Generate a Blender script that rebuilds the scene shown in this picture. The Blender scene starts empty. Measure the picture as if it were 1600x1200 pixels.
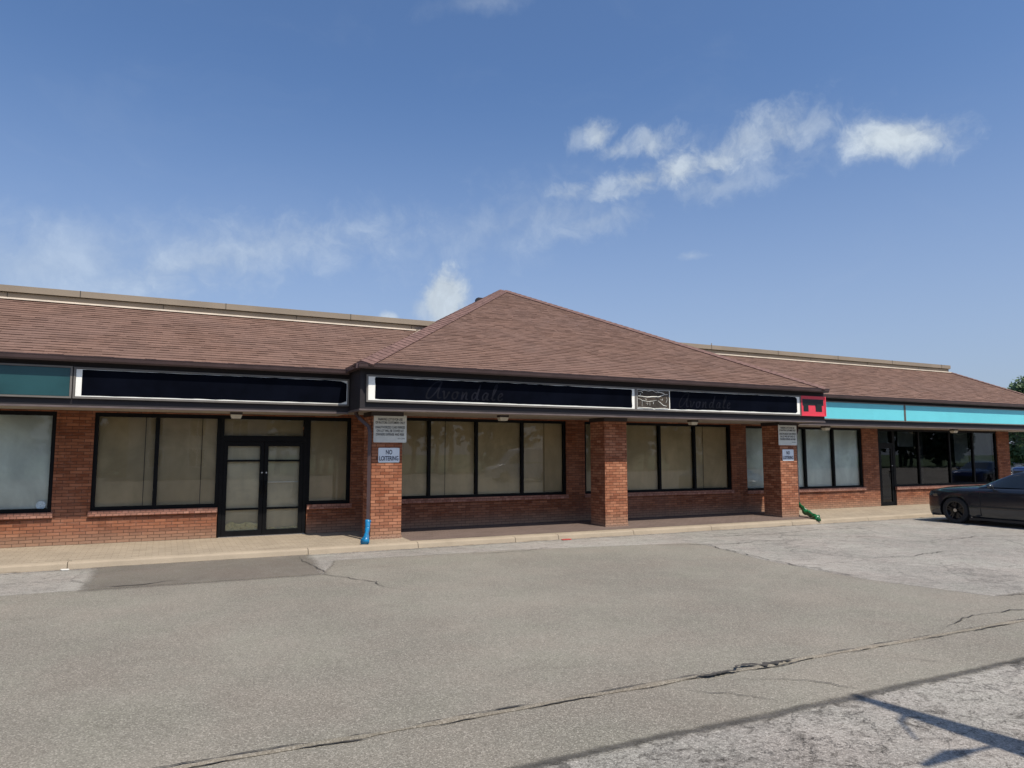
import bpy, bmesh, math, random
from mathutils import Vector, Matrix, noise
from math import sin, cos, pi, radians, tan, atan2, sqrt
random.seed(7)
S = bpy.context.scene
COL = S.collection

# ------------------------------------------------------------------ camera
EYE = 1.83
F_PX, YAW, PITCH = 1112.2, 25.99, 5.58
cam_d = bpy.data.cameras.new('camera'); cam = bpy.data.objects.new('camera', cam_d); COL.objects.link(cam)
cam_d.sensor_width = 36.0; cam_d.lens = F_PX / 1600.0 * 36.0; cam_d.clip_start = 0.05; cam_d.clip_end = 3000
cam.location = (0, 0, EYE)
cam.rotation_euler = (radians(90 + PITCH), 0, radians(-YAW))
S.camera = cam

# ------------------------------------------------------------------ world, sun, exposure
SUN_DIR = Vector((0.25, -1.0, 1.72)).normalized()
SUN_EL = math.asin(SUN_DIR.z); SUN_AZ = atan2(SUN_DIR.x, SUN_DIR.y)
W = bpy.data.worlds.new('World'); S.world = W; W.use_nodes = True
SKY_STRENGTH = 0.105
S.view_settings.view_transform = 'Standard'; S.view_settings.look = 'None'
S.view_settings.exposure = 0.0; S.view_settings.gamma = 1.0
sd = bpy.data.lights.new('sun', 'SUN'); sd.energy = 4.9; sd.angle = radians(0.53); sd.color = (1.0, 0.93, 0.82)
sun = bpy.data.objects.new('sun', sd); COL.objects.link(sun); sun.location = (0, 0, 40)
sun.rotation_euler = (-SUN_DIR).to_track_quat('-Z', 'Y').to_euler()

class NT:
    """tiny helper for writing node trees"""
    def __init__(s, tree): s.t = tree; s.n = tree.nodes; s.l = tree.links
    def add(s, typ, **kw):
        n = s.n.new(typ)
        for k, v in kw.items():
            if k.startswith('i_'):
                key = k[2:]; n.inputs[int(key) if key.isdigit() else key.replace('_', ' ')].default_value = v
            else: setattr(n, k, v)
        return n
    def link(s, a, b): s.l.new(a, b)
    def put(s, node, idx, val):
        if isinstance(val, bpy.types.NodeSocket): s.l.new(val, node.inputs[idx])
        else: node.inputs[idx].default_value = val
    def math(s, op, a, b=0.0, c=None, clamp=False):
        n = s.n.new('ShaderNodeMath'); n.operation = op; n.use_clamp = clamp
        s.put(n, 0, a); s.put(n, 1, b)
        if c is not None: s.put(n, 2, c)
        return n.outputs[0]
    def vmath(s, op, a, b=(0, 0, 0), scale=None):
        n = s.n.new('ShaderNodeVectorMath'); n.operation = op
        s.put(n, 0, a); s.put(n, 1, b)
        if scale is not None: n.inputs['Scale'].default_value = scale
        return n.outputs['Value' if op in ('DOT_PRODUCT', 'LENGTH') else 'Vector']
    def ss(s, v, a, b, lo=0.0, hi=1.0):
        n = s.n.new('ShaderNodeMapRange'); n.interpolation_type = 'SMOOTHSTEP'
        s.put(n, 0, v); n.inputs[1].default_value = a; n.inputs[2].default_value = b
        n.inputs[3].default_value = lo; n.inputs[4].default_value = hi
        return n.outputs[0]
    def noise(s, vec, scale, detail=4, rough=.5, dist=0.0):
        n = s.n.new('ShaderNodeTexNoise'); s.put(n, 'Vector', vec)
        n.inputs['Scale'].default_value = scale; n.inputs['Detail'].default_value = detail
        n.inputs['Roughness'].default_value = rough; n.inputs['Distortion'].default_value = dist
        return n.outputs['Fac']
    def mix(s, fac, a, b, mode='MIX'):
        n = s.n.new('ShaderNodeMix'); n.data_type = 'RGBA'; n.blend_type = mode; n.clamp_factor = True
        s.put(n, 0, fac); s.put(n, 6, a); s.put(n, 7, b)
        return n.outputs[2]
    def scale(s, vec, v):
        return s.vmath('MULTIPLY', vec, v)
def c4(c): return (c[0], c[1], c[2], 1.0)

def build_world():
    n = NT(W.node_tree); W.node_tree.nodes.clear()
    out = n.add('ShaderNodeOutputWorld'); bg = n.add('ShaderNodeBackground'); bg.inputs[1].default_value = SKY_STRENGTH
    sky = n.add('ShaderNodeTexSky', sky_type='NISHITA'); sky.sun_disc = False
    sky.sun_elevation = SUN_EL; sky.sun_rotation = SUN_AZ; sky.altitude = 100; sky.air_density = 1.0
    sky.dust_density = 1.6; sky.ozone_density = 2.2
    tc = n.add('ShaderNodeTexCoord'); d0 = n.vmath('NORMALIZE', tc.outputs['Generated'])
    sp = n.add('ShaderNodeSeparateXYZ'); n.link(d0, sp.inputs[0])
    wn = n.add('ShaderNodeTexNoise'); n.link(d0, wn.inputs['Vector']); wn.inputs['Scale'].default_value = 11; wn.inputs['Detail'].default_value = 5; wn.inputs['Roughness'].default_value = .6
    d = n.vmath('ADD', d0, n.vmath('SCALE', n.vmath('SUBTRACT', wn.outputs['Color'], (.5, .5, .5)), scale=.05))   # ragged, wind-torn outlines
    # planar cloud-layer coordinates for noise
    wis = n.noise(n.scale(d, (1.0, 1.0, 2.2)), 5.0, 6, .62, .6)
    fine = n.noise(d, 22.0, 6, .62, .3)
    med = n.noise(d, 9.0, 5, .6, .4)
    nz = n.math('SUBTRACT', n.math('ADD', n.math('MULTIPLY', fine, .75), n.math('MULTIPLY', med, .25)), .5)
    def cloud(cdir, adir, ra, rb, noise_amt, lo, hi, peak):
        c = Vector(cdir).normalized(); a = Vector(adir); a = (a - a.dot(c) * c).normalized(); b = c.cross(a)
        s_ = n.math('DIVIDE', n.vmath('DOT_PRODUCT', d, tuple(a)), ra)
        t_ = n.math('DIVIDE', n.vmath('DOT_PRODUCT', d, tuple(b)), rb)
        r2 = n.math('ADD', n.math('MULTIPLY', s_, s_), n.math('MULTIPLY', t_, t_))
        r = n.math('SQRT', r2)
        v = n.math('ADD', n.math('SUBTRACT', 1.0, r), n.math('MULTIPLY', nz, noise_amt))
        v = n.ss(v, lo, hi, 0, peak)
        front = n.math('GREATER_THAN', n.vmath('DOT_PRODUCT', d, tuple(c)), .3)
        return n.math('MULTIPLY', v, front)
    def dirpx(px, py):
        x = (px - 800) / F_PX; y = -(py - 600) / F_PX
        p = radians(PITCH); w = radians(YAW)
        fw = cos(p) - y * sin(p); up = sin(p) + y * cos(p)
        return Vector((fw * sin(w) + x * cos(w), fw * cos(w) - x * sin(w), up)).normalized()
    # directions of the cloud banks seen over the roof: (centre, point along its length, half length, half height in rad...)
    banks = [((1402, 212), (1500, 208), .088, .041, 1.9, 0.0, 1.0, .95),
             ((1400, 225), (1500, 215), .07, .03, 1.4, 0.1, .9, .5), ((1130, 250), (1300, 205), .22, .06, 3.0, .0, 1.5, .42), ((800, 350), (1000, 290), .25, .075, 2.6, .0, 1.5, .26),
                          ((1060, 262), (1200, 222), .16, .045, 3.6, .15, 1.3, .62),
             ((1210, 215), (1300, 190), .12, .045, 3.6, .2, 1.4, .45),
             ((1020, 216), (1060, 210), .045, .022, 2.4, 0.1, .9, .5),
             ((932, 198), (960, 210), .034, .022, 2.2, 0.1, .95, .6), ((900, 290), (1000, 262), .05, .02, 3.0, .15, 1.1, .35), ((1150, 240), (1230, 215), .10, .03, 3.2, .1, 1.2, .5), ((960, 300), (1040, 290), .08, .03, 3.2, .1, 1.2, .5),
             ((870, 340), (1000, 300), .2, .06, 2.6, .1, 1.3, .28),
             ((320, 405), (500, 378), .42, .06, 2.4, .0, 1.4, .46),
             ((60, 410), (300, 395), .34, .08, 1.8, .0, 1.4, .42),
             ((697, 462), (730, 462), .048, .058, 1.5, .05, .6, .85),
             ((665, 480), (700, 480), .03, .03, 1.3, .1, .8, .5),
             ((612, 498), (630, 498), .02, .014, 1.2, .1, .8, .6),
             ((745, 8), (820, 2), .09, .02, 1.6, .0, 1.3, .22),
             ((1085, 398), (1130, 398), .04, .01, 1.6, .1, 1.2, .25)]
    for (px, py, ra, rb, pk) in ((905, 207, .03, .02, .35), (938, 200, .03, .024, .75), (968, 222, .035, .02, .5), (1025, 222, .045, .028, .62), (890, 300, .06, .022, .38), (955, 290, .07, .028, .5), (1010, 280, .07, .035, .72),
                                 (1065, 262, .075, .04, .78), (1115, 248, .07, .035, .72), (1165, 222, .075, .04, .55), (1215, 208, .08, .045, .55), (1265, 200, .06, .032, .42), (1130, 290, .10, .03, .32), (930, 350, .12, .03, .3)):
        banks.append(((px, py), (px + 100, py - 26), ra, rb, 3.0, .0, 1.15, pk))
    tot = None
    for (c0, c1, ra, rb, na, lo, hi, pk) in banks:
        c = dirpx(*c0); v = cloud(c, dirpx(*c1) - c, ra, rb, na, lo, hi, pk)
        tot = v if tot is None else n.math('MAXIMUM', tot, v)
    veil = n.math('MULTIPLY', n.ss(wis, .5, .85), .05)
    hz = n.ss(sp.outputs[2], 0.0, .5, .62, 0.0)            # milky air low over the horizon
    tot = n.math('MAXIMUM', tot, veil)
    base = n.mix(1.0, sky.outputs[0], (0.93, 1.13, 1.36, 1), 'MULTIPLY')
    hazec = n.mix(hz, base, (3.95, 4.5, 5.9, 1))
    shade = n.math('ADD', .86, n.math('MULTIPLY', nz, .9))
    ccol = n.mix(1.0, (6.6, 7.4, 8.1, 1), shade, 'MULTIPLY')
    col = n.mix(tot, hazec, ccol)
    n.link(col, bg.inputs[0]); n.link(bg.outputs[0], out.inputs[0])
build_world()

# ------------------------------------------------------------------ object helpers
def tag(o, label=None, cat=None, group=None, kind=None):
    if label: o['label'] = label
    if cat: o['category'] = cat
    if group: o['group'] = group
    if kind: o['kind'] = kind
    return o
def empty(name, loc=(0, 0, 0), rz=0.0, parent=None):
    o = bpy.data.objects.new(name, None); COL.objects.link(o); o.location = loc; o.rotation_euler = (0, 0, rz)
    o.empty_display_size = .2
    if parent: o.parent = parent
    return o
def copy_tree(o, parent=None):
    c = o.copy(); COL.objects.link(c)
    if parent: c.parent = parent
    for k in list(o.children): copy_tree(k, c)
    return c

class MB:
    def __init__(s): s.v = []; s.f = []; s.uv = []
    def poly(s, pts, uv=None):
        i = len(s.v); s.v += [tuple(p) for p in pts]; s.f.append(list(range(i, i + len(pts)))); s.uv.append(uv)
        return s
    def box(s, x0, x1, y0, y1, z0, z1):
        p = [(x, y, z) for z in (z0, z1) for y in (y0, y1) for x in (x0, x1)]
        for q in ((0, 2, 3, 1), (4, 5, 7, 6), (0, 1, 5, 4), (2, 6, 7, 3), (0, 4, 6, 2), (1, 3, 7, 5)):
            s.poly([p[k] for k in q])
        return s
    def tube(s, pts, r, n=8, cap=True):
        pts = [Vector(p) for p in pts]; R = r if isinstance(r, (list, tuple)) else [r] * len(pts)
        base = len(s.v); prev = None
        for i, p in enumerate(pts):
            t = (pts[min(i + 1, len(pts) - 1)] - pts[max(i - 1, 0)]).normalized()
            a = prev if prev is not None else (Vector((0, 0, 1)) if abs(t.z) < .9 else Vector((1, 0, 0)))
            a = (a - a.dot(t) * t).normalized(); prev = a; b = t.cross(a)
            for k in range(n):
                w = 2 * pi * k / n; s.v.append(tuple(p + (a * cos(w) + b * sin(w)) * R[i]))
        for i in range(len(pts) - 1):
            for k in range(n):
                q = [base + i * n + k, base + i * n + (k + 1) % n, base + (i + 1) * n + (k + 1) % n, base + (i + 1) * n + k]
                s.f.append(q); s.uv.append(None)
        if cap:
            s.f.append([base + k for k in range(n)][::-1]); s.uv.append(None)
            e = base + (len(pts) - 1) * n; s.f.append([e + k for k in range(n)]); s.uv.append(None)
        return s
    def build(s, name, mat, parent=None, smooth=False, bevel=0.0):
        me = bpy.data.meshes.new(name); me.from_pydata(s.v, [], s.f); me.update()
        uvl = me.uv_layers.new(name='UVMap')
        for p, uv in zip(me.polygons, s.uv):
            nx, ny, nz = (abs(c) for c in p.normal)
            for j, li in enumerate(p.loop_indices):
                if uv: uvl.data[li].uv = uv[j]
                else:
                    v = me.vertices[me.loops[li].vertex_index].co
                    uvl.data[li].uv = (v.x, v.z) if ny >= nx and ny >= nz else ((v.y, v.z) if nx >= nz else (v.x, v.y))
            p.use_smooth = smooth
        me.materials.append(mat)
        o = bpy.data.objects.new(name, me); COL.objects.link(o)
        if parent: o.parent = parent
        if bevel:
            b = o.modifiers.new('bevel', 'BEVEL'); b.width = bevel; b.segments = 2; b.limit_method = 'ANGLE'
        return o
def grid(fn, nu, nv, close_u=False):
    m = MB(); base = [[fn(i / nu, j / nv) for j in range(nv + 1)] for i in range(nu + 1)]
    for i in range(nu + 1):
        for j in range(nv + 1): m.v.append(tuple(base[i][j]))
    for i in range(nu):
        for j in range(nv):
            a = i * (nv + 1) + j; m.f.append([a, a + nv + 1, a + nv + 2, a + 1]); m.uv.append(None)
    return m
def text_mesh(body, size, loc, mat, parent=None, width=None, extrude=.0015, name='lettering', squeeze=None, align='CENTER', offset=0.0):
    cu = bpy.data.curves.new(name, 'FONT'); cu.body = body; cu.size = size; cu.align_x = align; cu.extrude = extrude
    cu.space_line = 1.0; cu.offset = offset
    t = bpy.data.objects.new('tmp', cu); COL.objects.link(t); bpy.context.view_layer.update()
    dg = bpy.context.evaluated_depsgraph_get(); me = bpy.data.meshes.new_from_object(t.evaluated_get(dg))
    bpy.data.objects.remove(t); me.name = name
    xs = [v.co.x for v in me.vertices]; w = max(xs) - min(xs); sx = (width / w) if width else 1.0
    for v in me.vertices: v.co = Vector((v.co.x * sx, -v.co.z, v.co.y))
    me.materials.clear(); me.materials.append(mat)
    o = bpy.data.objects.new(name, me); COL.objects.link(o); o.location = loc
    if parent: o.parent = parent
    return o

# ------------------------------------------------------------------ materials
def new_mat(name):
    m = bpy.data.materials.new(name); m.use_nodes = True
    n = NT(m.node_tree); b = m.node_tree.nodes['Principled BSDF']; return m, n, b
def coords(n, kind='Object'):
    return n.add('ShaderNodeTexCoord').outputs[kind]
def bump(n, b, h, strength=.5, dist=.01):
    k = n.add('ShaderNodeBump'); k.inputs['Strength'].default_value = strength; k.inputs['Distance'].default_value = dist
    n.link(h, k.inputs['Height']); n.link(k.outputs[0], b.inputs['Normal'])
def simple(name, col, rough=.6, var=.12, scale=6.0, metal=0.0, spec=.5, bumpy=0.0, fine=120.0):
    m, n, b = new_mat(name); co = coords(n)
    f = n.noise(co, scale, 5, .6); g = n.noise(co, fine, 2, .5)
    a = tuple(c * (1 - var) for c in col); d = tuple(min(1, c * (1 + var)) for c in col)
    cc = n.mix(n.ss(f, .3, .7), c4(a), c4(d)); cc = n.mix(.12, cc, n.mix(g, c4(a), c4(d)))
    n.link(cc, b.inputs['Base Color']); b.inputs['Roughness'].default_value = rough
    b.inputs['Metallic'].default_value = metal; b.inputs['Specular IOR Level'].default_value = spec
    n.link(n.math('ADD', rough - .06, n.math('MULTIPLY', f, .12)), b.inputs['Roughness'])
    if bumpy: bump(n, b, n.math('ADD', f, n.math('MULTIPLY', g, .4)), bumpy, .01)
    return m

def brick_mat(name, c1, c2, mortar, bw=.245, rh=.0735, vertical=False, pale=.35):
    m, n, b = new_mat(name); uv = coords(n, 'UV'); ob = coords(n)
    if vertical:
        mp = n.add('ShaderNodeMapping'); n.link(uv, mp.inputs[0]); mp.inputs['Rotation'].default_value = (0, 0, pi / 2); uv = mp.outputs[0]
    wob = n.add('ShaderNodeTexNoise'); wob.inputs['Scale'].default_value = 9; n.link(ob, wob.inputs['Vector'])
    off = n.vmath('SCALE', n.vmath('SUBTRACT', wob.outputs['Color'], (.5, .5, .5)), scale=.010)
    uv2 = n.vmath('ADD', uv, off)
    br = n.add('ShaderNodeTexBrick'); n.link(uv2, br.inputs['Vector']); br.offset = .5
    br.inputs['Scale'].default_value = 1; br.inputs['Brick Width'].default_value = bw; br.inputs['Row Height'].default_value = rh
    br.inputs['Mortar Size'].default_value = .0058; br.inputs['Mortar Smooth'].default_value = .6; br.inputs['Bias'].default_value = -.1
    br.inputs['Color1'].default_value = c4(c1); br.inputs['Color2'].default_value = c4(c2); br.inputs['Mortar'].default_value = c4(mortar)
    # second brick node, same lattice, gives another random tone per brick
    b2 = n.add('ShaderNodeTexBrick'); n.link(n.vmath('ADD', uv2, (bw * 14, rh * 22, 0)), b2.inputs['Vector']); b2.offset = .5
    b2.inputs['Scale'].default_value = 1; b2.inputs['Brick Width'].default_value = bw; b2.inputs['Row Height'].default_value = rh
    b2.inputs['Mortar Size'].default_value = 0; b2.inputs['Color1'].default_value = (0, 0, 0, 1); b2.inputs['Color2'].default_value = (1, 1, 1, 1)
    rnd = n.math('MULTIPLY', b2.outputs['Color'], 1.0)
    col = n.mix(n.ss(rnd, .55, .95, 0, .55), br.outputs['Color'], n.mix(1.0, br.outputs['Color'], (1.35, 1.4, 1.45, 1), 'MULTIPLY'))
    col = n.mix(n.ss(rnd, .25, .0, 0, .55), col, n.mix(1.0, col, (.62, .55, .55, 1), 'MULTIPLY'))
    streak = n.noise(n.scale(ob, (5, 5, 22)), 1.6, 5, .65)
    blot = n.noise(ob, .55, 4, .6)
    col = n.mix(n.ss(streak, .45, .8, 0, pale), col, c4((.46, .28, .21)))
    col = n.mix(n.ss(blot, .42, .7, 0, pale * .6), col, c4((.44, .27, .2)))
    grain = n.noise(ob, 130, 4, .65)
    soot = n.noise(n.scale(ob, (3.5, 3.5, .7)), 1.3, 6, .7); col = n.mix(n.ss(soot, .5, .72, 0, .5), col, n.mix(1.0, col, (.52, .47, .45, 1), 'MULTIPLY'))
    zz = n.add('ShaderNodeSeparateXYZ'); n.link(ob, zz.inputs[0]); chips = n.noise(ob, 38, 4, .7)
    foot = n.math('MULTIPLY', n.ss(n.math('ADD', zz.outputs[2], n.math('MULTIPLY', blot, .3)), .55, .1), .62); col = n.mix(foot, col, c4((.40, .28, .19)))
    col = n.mix(n.ss(chips, .62, .74, 0, .55), col, c4((.52, .36, .28))); col = n.mix(n.ss(chips, .36, .27, 0, .6), col, c4((.10, .035, .02)))
    col = n.mix(n.ss(grain, .3, .7, 0, .28), col, n.mix(1.0, col, (.55, .5, .5, 1), 'MULTIPLY'))
    # keep mortar lines where the brick node puts them
    col = n.mix(n.math('MULTIPLY', br.outputs['Fac'], n.math('ADD', .45, n.math('MULTIPLY', blot, .6))), col, c4(mortar))
    n.link(col, b.inputs['Base Color']); b.inputs['Roughness'].default_value = .88
    b.inputs['Specular IOR Level'].default_value = .25
    h = n.math('ADD', n.math('MULTIPLY', n.math('SUBTRACT', 1.0, br.outputs['Fac']), 1.0), n.math('MULTIPLY', n.math('ADD', grain, n.math('MULTIPLY', streak, .8)), .35))
    bump(n, b, h, .9, .008)
    return m

def shingle_mat():
    m, n, b = new_mat('asphalt_shingle'); uv = coords(n, 'UV'); ob = coords(n)
    def bt(w, dx, dy=0.0):
        t = n.add('ShaderNodeTexBrick'); n.link(n.vmath('ADD', uv, (dx, dy, 0)), t.inputs['Vector']); t.offset = .37
        t.inputs['Scale'].default_value = 1; t.inputs['Brick Width'].default_value = w; t.inputs['Row Height'].default_value = .130
        t.inputs['Mortar Size'].default_value = 0.004; t.inputs['Mortar Smooth'].default_value = .2
        t.inputs['Color1'].default_value = (0, 0, 0, 1); t.inputs['Color2'].default_value = (1, 1, 1, 1); t.inputs['Mortar'].default_value = (0, 0, 0, 1)
        return t
    a = bt(.31, 0); a2 = bt(.95, .17)
    lo = (.102, .056, .038); mid = (.162, .090, .064); hi = (.245, .146, .107)
    col = n.mix(a.outputs['Color'], c4(lo), c4(mid))
    col = n.mix(n.math('MULTIPLY', a2.outputs['Color'], .42), col, c4(hi))
    big = n.noise(ob, .5, 5, .65); col = n.mix(n.ss(big, .3, .75, 0, .4), col, c4((.16, .105, .088)))
    g = n.noise(ob, 260, 2, .6); col = n.mix(n.ss(g, .35, .75, 0, .35), col, c4((.29, .2, .17)))
    g2 = n.noise(n.scale(ob, (1, .8, .8)), 9, 4, .7); col = n.mix(n.ss(g2, .5, .8, 0, .15), col, c4((.08, .045, .04))); vs = n.noise(n.scale(ob, (1.6, .3, .3)), 1.2, 5, .7); col = n.mix(n.ss(vs, .5, .75, 0, .3), col, n.mix(1.0, col, (.72, .70, .68, 1), 'MULTIPLY'))
    n.link(col, b.inputs['Base Color']); b.inputs['Roughness'].default_value = .93; b.inputs['Specular IOR Level'].default_value = .2
    bump(n, b, n.math('ADD', g, n.math('MULTIPLY', a.outputs['Fac'], -1.5)), .5, .006)
    return m

def asphalt_mat(name, lo, hi, pale, speck=(.5, .47, .43), cracks=0.0, grain=.55, patchy=.5, stain=.35):
    m, n, b = new_mat(name); ob = coords(n)
    f1 = n.noise(ob, .35, 6, .62); f2 = n.noise(ob, 2.3, 5, .65); g1 = n.noise(ob, 70, 3, .65); g2 = n.noise(ob, 190, 2, .6)
    col = n.mix(n.ss(f1, .35, .68), c4(lo), c4(hi))
    col = n.mix(n.ss(f2, .45, .8, 0, patchy), col, c4(pale))
    vo = n.add('ShaderNodeTexVoronoi'); n.link(ob, vo.inputs['Vector']); vo.inputs['Scale'].default_value = 105
    vc = n.add('ShaderNodeSeparateColor'); n.link(vo.outputs['Color'], vc.inputs[0])
    col = n.mix(n.ss(vc.outputs[0], .62, .95, 0, grain), col, c4(speck))
    col = n.mix(n.ss(vc.outputs[1], .6, .95, 0, grain * .9), col, n.mix(1.0, col, (.38, .36, .35, 1), 'MULTIPLY'))
    col = n.mix(n.ss(g1, .38, .7, 0, grain * .6), col, n.mix(1.0, col, (.6, .58, .56, 1), 'MULTIPLY'))
    st = n.noise(n.scale(ob, (.25, .7, 1)), 1.3, 5, .7, 1.0)
    col = n.mix(n.ss(st, .56, .8, 0, stain), col, n.mix(1.0, col, (.55, .52, .5, 1), 'MULTIPLY'))
    tint = n.noise(ob, .9, 3, .6); col = n.mix(n.ss(tint, .4, .7, 0, .35), col, n.mix(1.0, col, (1.06, .97, .97, 1), 'MULTIPLY')); col = n.mix(n.ss(tint, .5, .25, 0, .35), col, n.mix(1.0, col, (.95, 1.0, .95, 1), 'MULTIPLY'))
    sp_ = n.add('ShaderNodeTexVoronoi'); n.link(n.vmath('ADD', ob, n.vmath('SCALE', n.add('ShaderNodeTexNoise').outputs['Color'], scale=.0)), sp_.inputs['Vector']); sp_.inputs['Scale'].default_value = .9
    rr = n.math('ADD', sp_.outputs['Distance'], n.math('MULTIPLY', n.noise(ob, 14, 4, .7), .10)); sc_ = n.add('ShaderNodeSeparateColor'); n.link(sp_.outputs['Color'], sc_.inputs[0])
    drip = n.math('MULTIPLY', n.ss(rr, .115, .075, 0, 1), n.ss(sc_.outputs[0], .6, .75)); col = n.mix(n.math('MULTIPLY', drip, .38), col, c4((.05, .045, .04)))
    h = n.math('ADD', g1, n.math('MULTIPLY', vo.outputs['Distance'], -1.2))
    if cracks:
        dist = n.add('ShaderNodeTexNoise'); n.link(ob, dist.inputs['Vector']); dist.inputs['Scale'].default_value = 2.2; dist.inputs['Detail'].default_value = 6
        dist.inputs['Roughness'].default_value = .7
        v2 = n.vmath('ADD', ob, n.vmath('SCALE', dist.outputs['Color'], scale=.55))
        for sc, w, amt in ((.62, .018, 1.0), (1.9, .016, .8), (5.5, .022, .55)):
            cv = n.add('ShaderNodeTexVoronoi', feature='DISTANCE_TO_EDGE'); n.link(v2, cv.inputs['Vector']); cv.inputs['Scale'].default_value = sc
            msk = n.ss(n.noise(ob, sc * .45, 3, .5), .42, .6)
            line = n.math('MULTIPLY', n.ss(cv.outputs['Distance'], w * .25, w, 1, 0), msk)
            col = n.mix(n.math('MULTIPLY', line, cracks * amt), col, c4((.055, .05, .045)))
            h = n.math('SUBTRACT', h, n.math('MULTIPLY', line, 1.5))
        dm = n.noise(n.scale(ob, (1, 1.5, 1)), 5.5, 9, .8, .8)
        d2 = n.noise(ob, 28, 4, .75); col = n.mix(n.ss(d2, .52, .68, 0, 1.1 * cracks), col, n.mix(1.0, col, (.45, .44, .43, 1), 'MULTIPLY'))
        col = n.mix(n.ss(dm, .5, .62, 0, 1.15 * cracks), col, n.mix(1.0, col, (.42, .41, .40, 1), 'MULTIPLY'))
    n.link(col, b.inputs['Base Color']); b.inputs['Roughness'].default_value = .9; b.inputs['Specular IOR Level'].default_value = .3
    bump(n, b, h, .55, .008)
    return m

def glass_mat(name, tint=(.82, .84, .82), refl=1.35):
    m, n, b = new_mat(name); m.node_tree.nodes.remove(b)
    out = m.node_tree.nodes['Material Output']
    tr = n.add('ShaderNodeBsdfTransparent'); tr.inputs[0].default_value = c4(tint)
    gl = n.add('ShaderNodeBsdfGlossy'); gl.inputs['Roughness'].default_value = .015
    fr = n.add('ShaderNodeFresnel'); fr.inputs[0].default_value = 1.52
    # float glass is never quite flat: a slow ripple bends what it mirrors
    bp = n.add('ShaderNodeBump'); bp.inputs['Strength'].default_value = .12; bp.inputs['Distance'].default_value = .004
    n.link(n.noise(coords(n), 1.7, 2, .5), bp.inputs['Height']); n.link(bp.outputs[0], gl.inputs['Normal'])
    mx = n.add('ShaderNodeMixShader'); n.link(n.math('MULTIPLY', fr.outputs[0], refl * 1.5, clamp=True), mx.inputs[0])
    n.link(tr.outputs[0], mx.inputs[1]); n.link(gl.outputs[0], mx.inputs[2]); n.link(mx.outputs[0], out.inputs[0])
    return m

M = {}
M['brick'] = brick_mat('red_brick', (.20, .062, .026), (.335, .128, .062), (.085, .045, .03), bw=.225, rh=.0645, pale=.36)
M['brick_pillar'] = brick_mat('pillar_brick', (.27, .09, .042), (.46, .20, .108), (.06, .028, .018), bw=.20, rh=.068, pale=.2)
M['soldier'] = brick_mat('sill_brick', (.30, .13, .09), (.42, .21, .15), (.13, .08, .06), bw=.11, rh=.075, vertical=False, pale=.5)
M['shingle'] = shingle_mat()
M['ridge'] = simple('ridge_shingle', (.165, .098, .083), .92, .3, 9, spec=.2, bumpy=.4)
M['brown_metal'] = simple('brown_painted_metal', (.075, .046, .045), .45, .18, 2.5)
M['fascia'] = simple('dark_brown_fascia', (.014, .010, .012), .7, .2, 1.8)
M['trim'] = simple('pale_mauve_trim', (.12, .092, .086), .55, .2, 3)
M['soffit'] = simple('beige_soffit', (.36, .31, .25), .75, .12, 2)
M['tan_metal'] = simple('tan_parapet_metal', (.27, .215, .155), .6, .10, .8)
M['seam'] = simple('dark_seam', (.03, .025, .02), .8)
M['cream'] = simple('cream_flashing', (.75, .64, .50), .6, .15, 2)
M['black_metal'] = simple('black_anodised_frame', (.006, .006, .0065), .5, .2, 5, spec=.12)
M['glass'] = glass_mat('window_glass', (.93, .93, .88), .85)
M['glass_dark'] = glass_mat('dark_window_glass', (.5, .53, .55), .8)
M['concrete'] = None
M['steel'] = simple('brushed_steel', (.55, .55, .55), .35, .1, 30, metal=1.0)
M['white_panel'] = simple('white_sign_panel', (.90, .88, .80), .4, .05, 3)
M['black_paint'] = simple('navy_black_paint', (.0022, .003, .0065), .5, .35, 1.4, bumpy=.12, spec=.03)
M['ghost'] = simple('ghost_lettering', (.0068, .0073, .012), .6, .5, 3, spec=.1)
M['sign_frame'] = simple('grey_beige_sign_frame', (.15, .135, .118), .5, .12, 3)
M['teal'] = simple('dark_teal_panel', (.016, .060, .066), .3, .3, .7)
M['cyan'] = simple('turquoise_panel', (.15, .60, .67), .35, .05, .8)
M['red'] = simple('coral_red_panel', (.72, .05, .08), .4, .1, 2)
M['sign_white'] = simple('aged_white_sign', (.66, .66, .60), .5, .08, 5)
M['sign_white2'] = simple('blue_white_sign', (.72, .76, .80), .5, .05, 5)
M['ink'] = simple('black_ink', (.010, .012, .012), .6)
M['ink_blue'] = simple('navy_ink', (.012, .018, .05), .6)
M['blue_plastic'] = simple('blue_plastic', (.006, .17, .36), .35, .25, 12)
M['green_plastic'] = simple('green_plastic', (.003, .10, .03), .35, .6, 14)
M['lamp_lens'] = simple('frosted_lamp_lens', (.62, .58, .48), .4)
M['lamp_cap'] = simple('dark_bronze_cap', (.03, .02, .018), .5)
M['wood'] = simple('weathered_caster_wood', (.16, .12, .09), .9, .3, 4, bumpy=.4)
M['tar'] = simple('tar_crack', (.05, .044, .037), .95, .4, 20)
M['dirt_and_shadow'] = simple('dirt_and_seam_shadow', (.075, .068, .058), .95, .4, 9, bumpy=.5, fine=200)  # real dirt strips, and the cable shadow painted along the seam
M['litter'] = simple('white_paper', (.7, .68, .62), .8)
M['bark'] = simple('bark', (.09, .065, .045), .95, .4, 12, bumpy=.6)
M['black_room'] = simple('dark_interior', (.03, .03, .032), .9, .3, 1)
M['pvc'] = simple('grey_wall_panel', (.3, .3, .29), .8)

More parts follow.
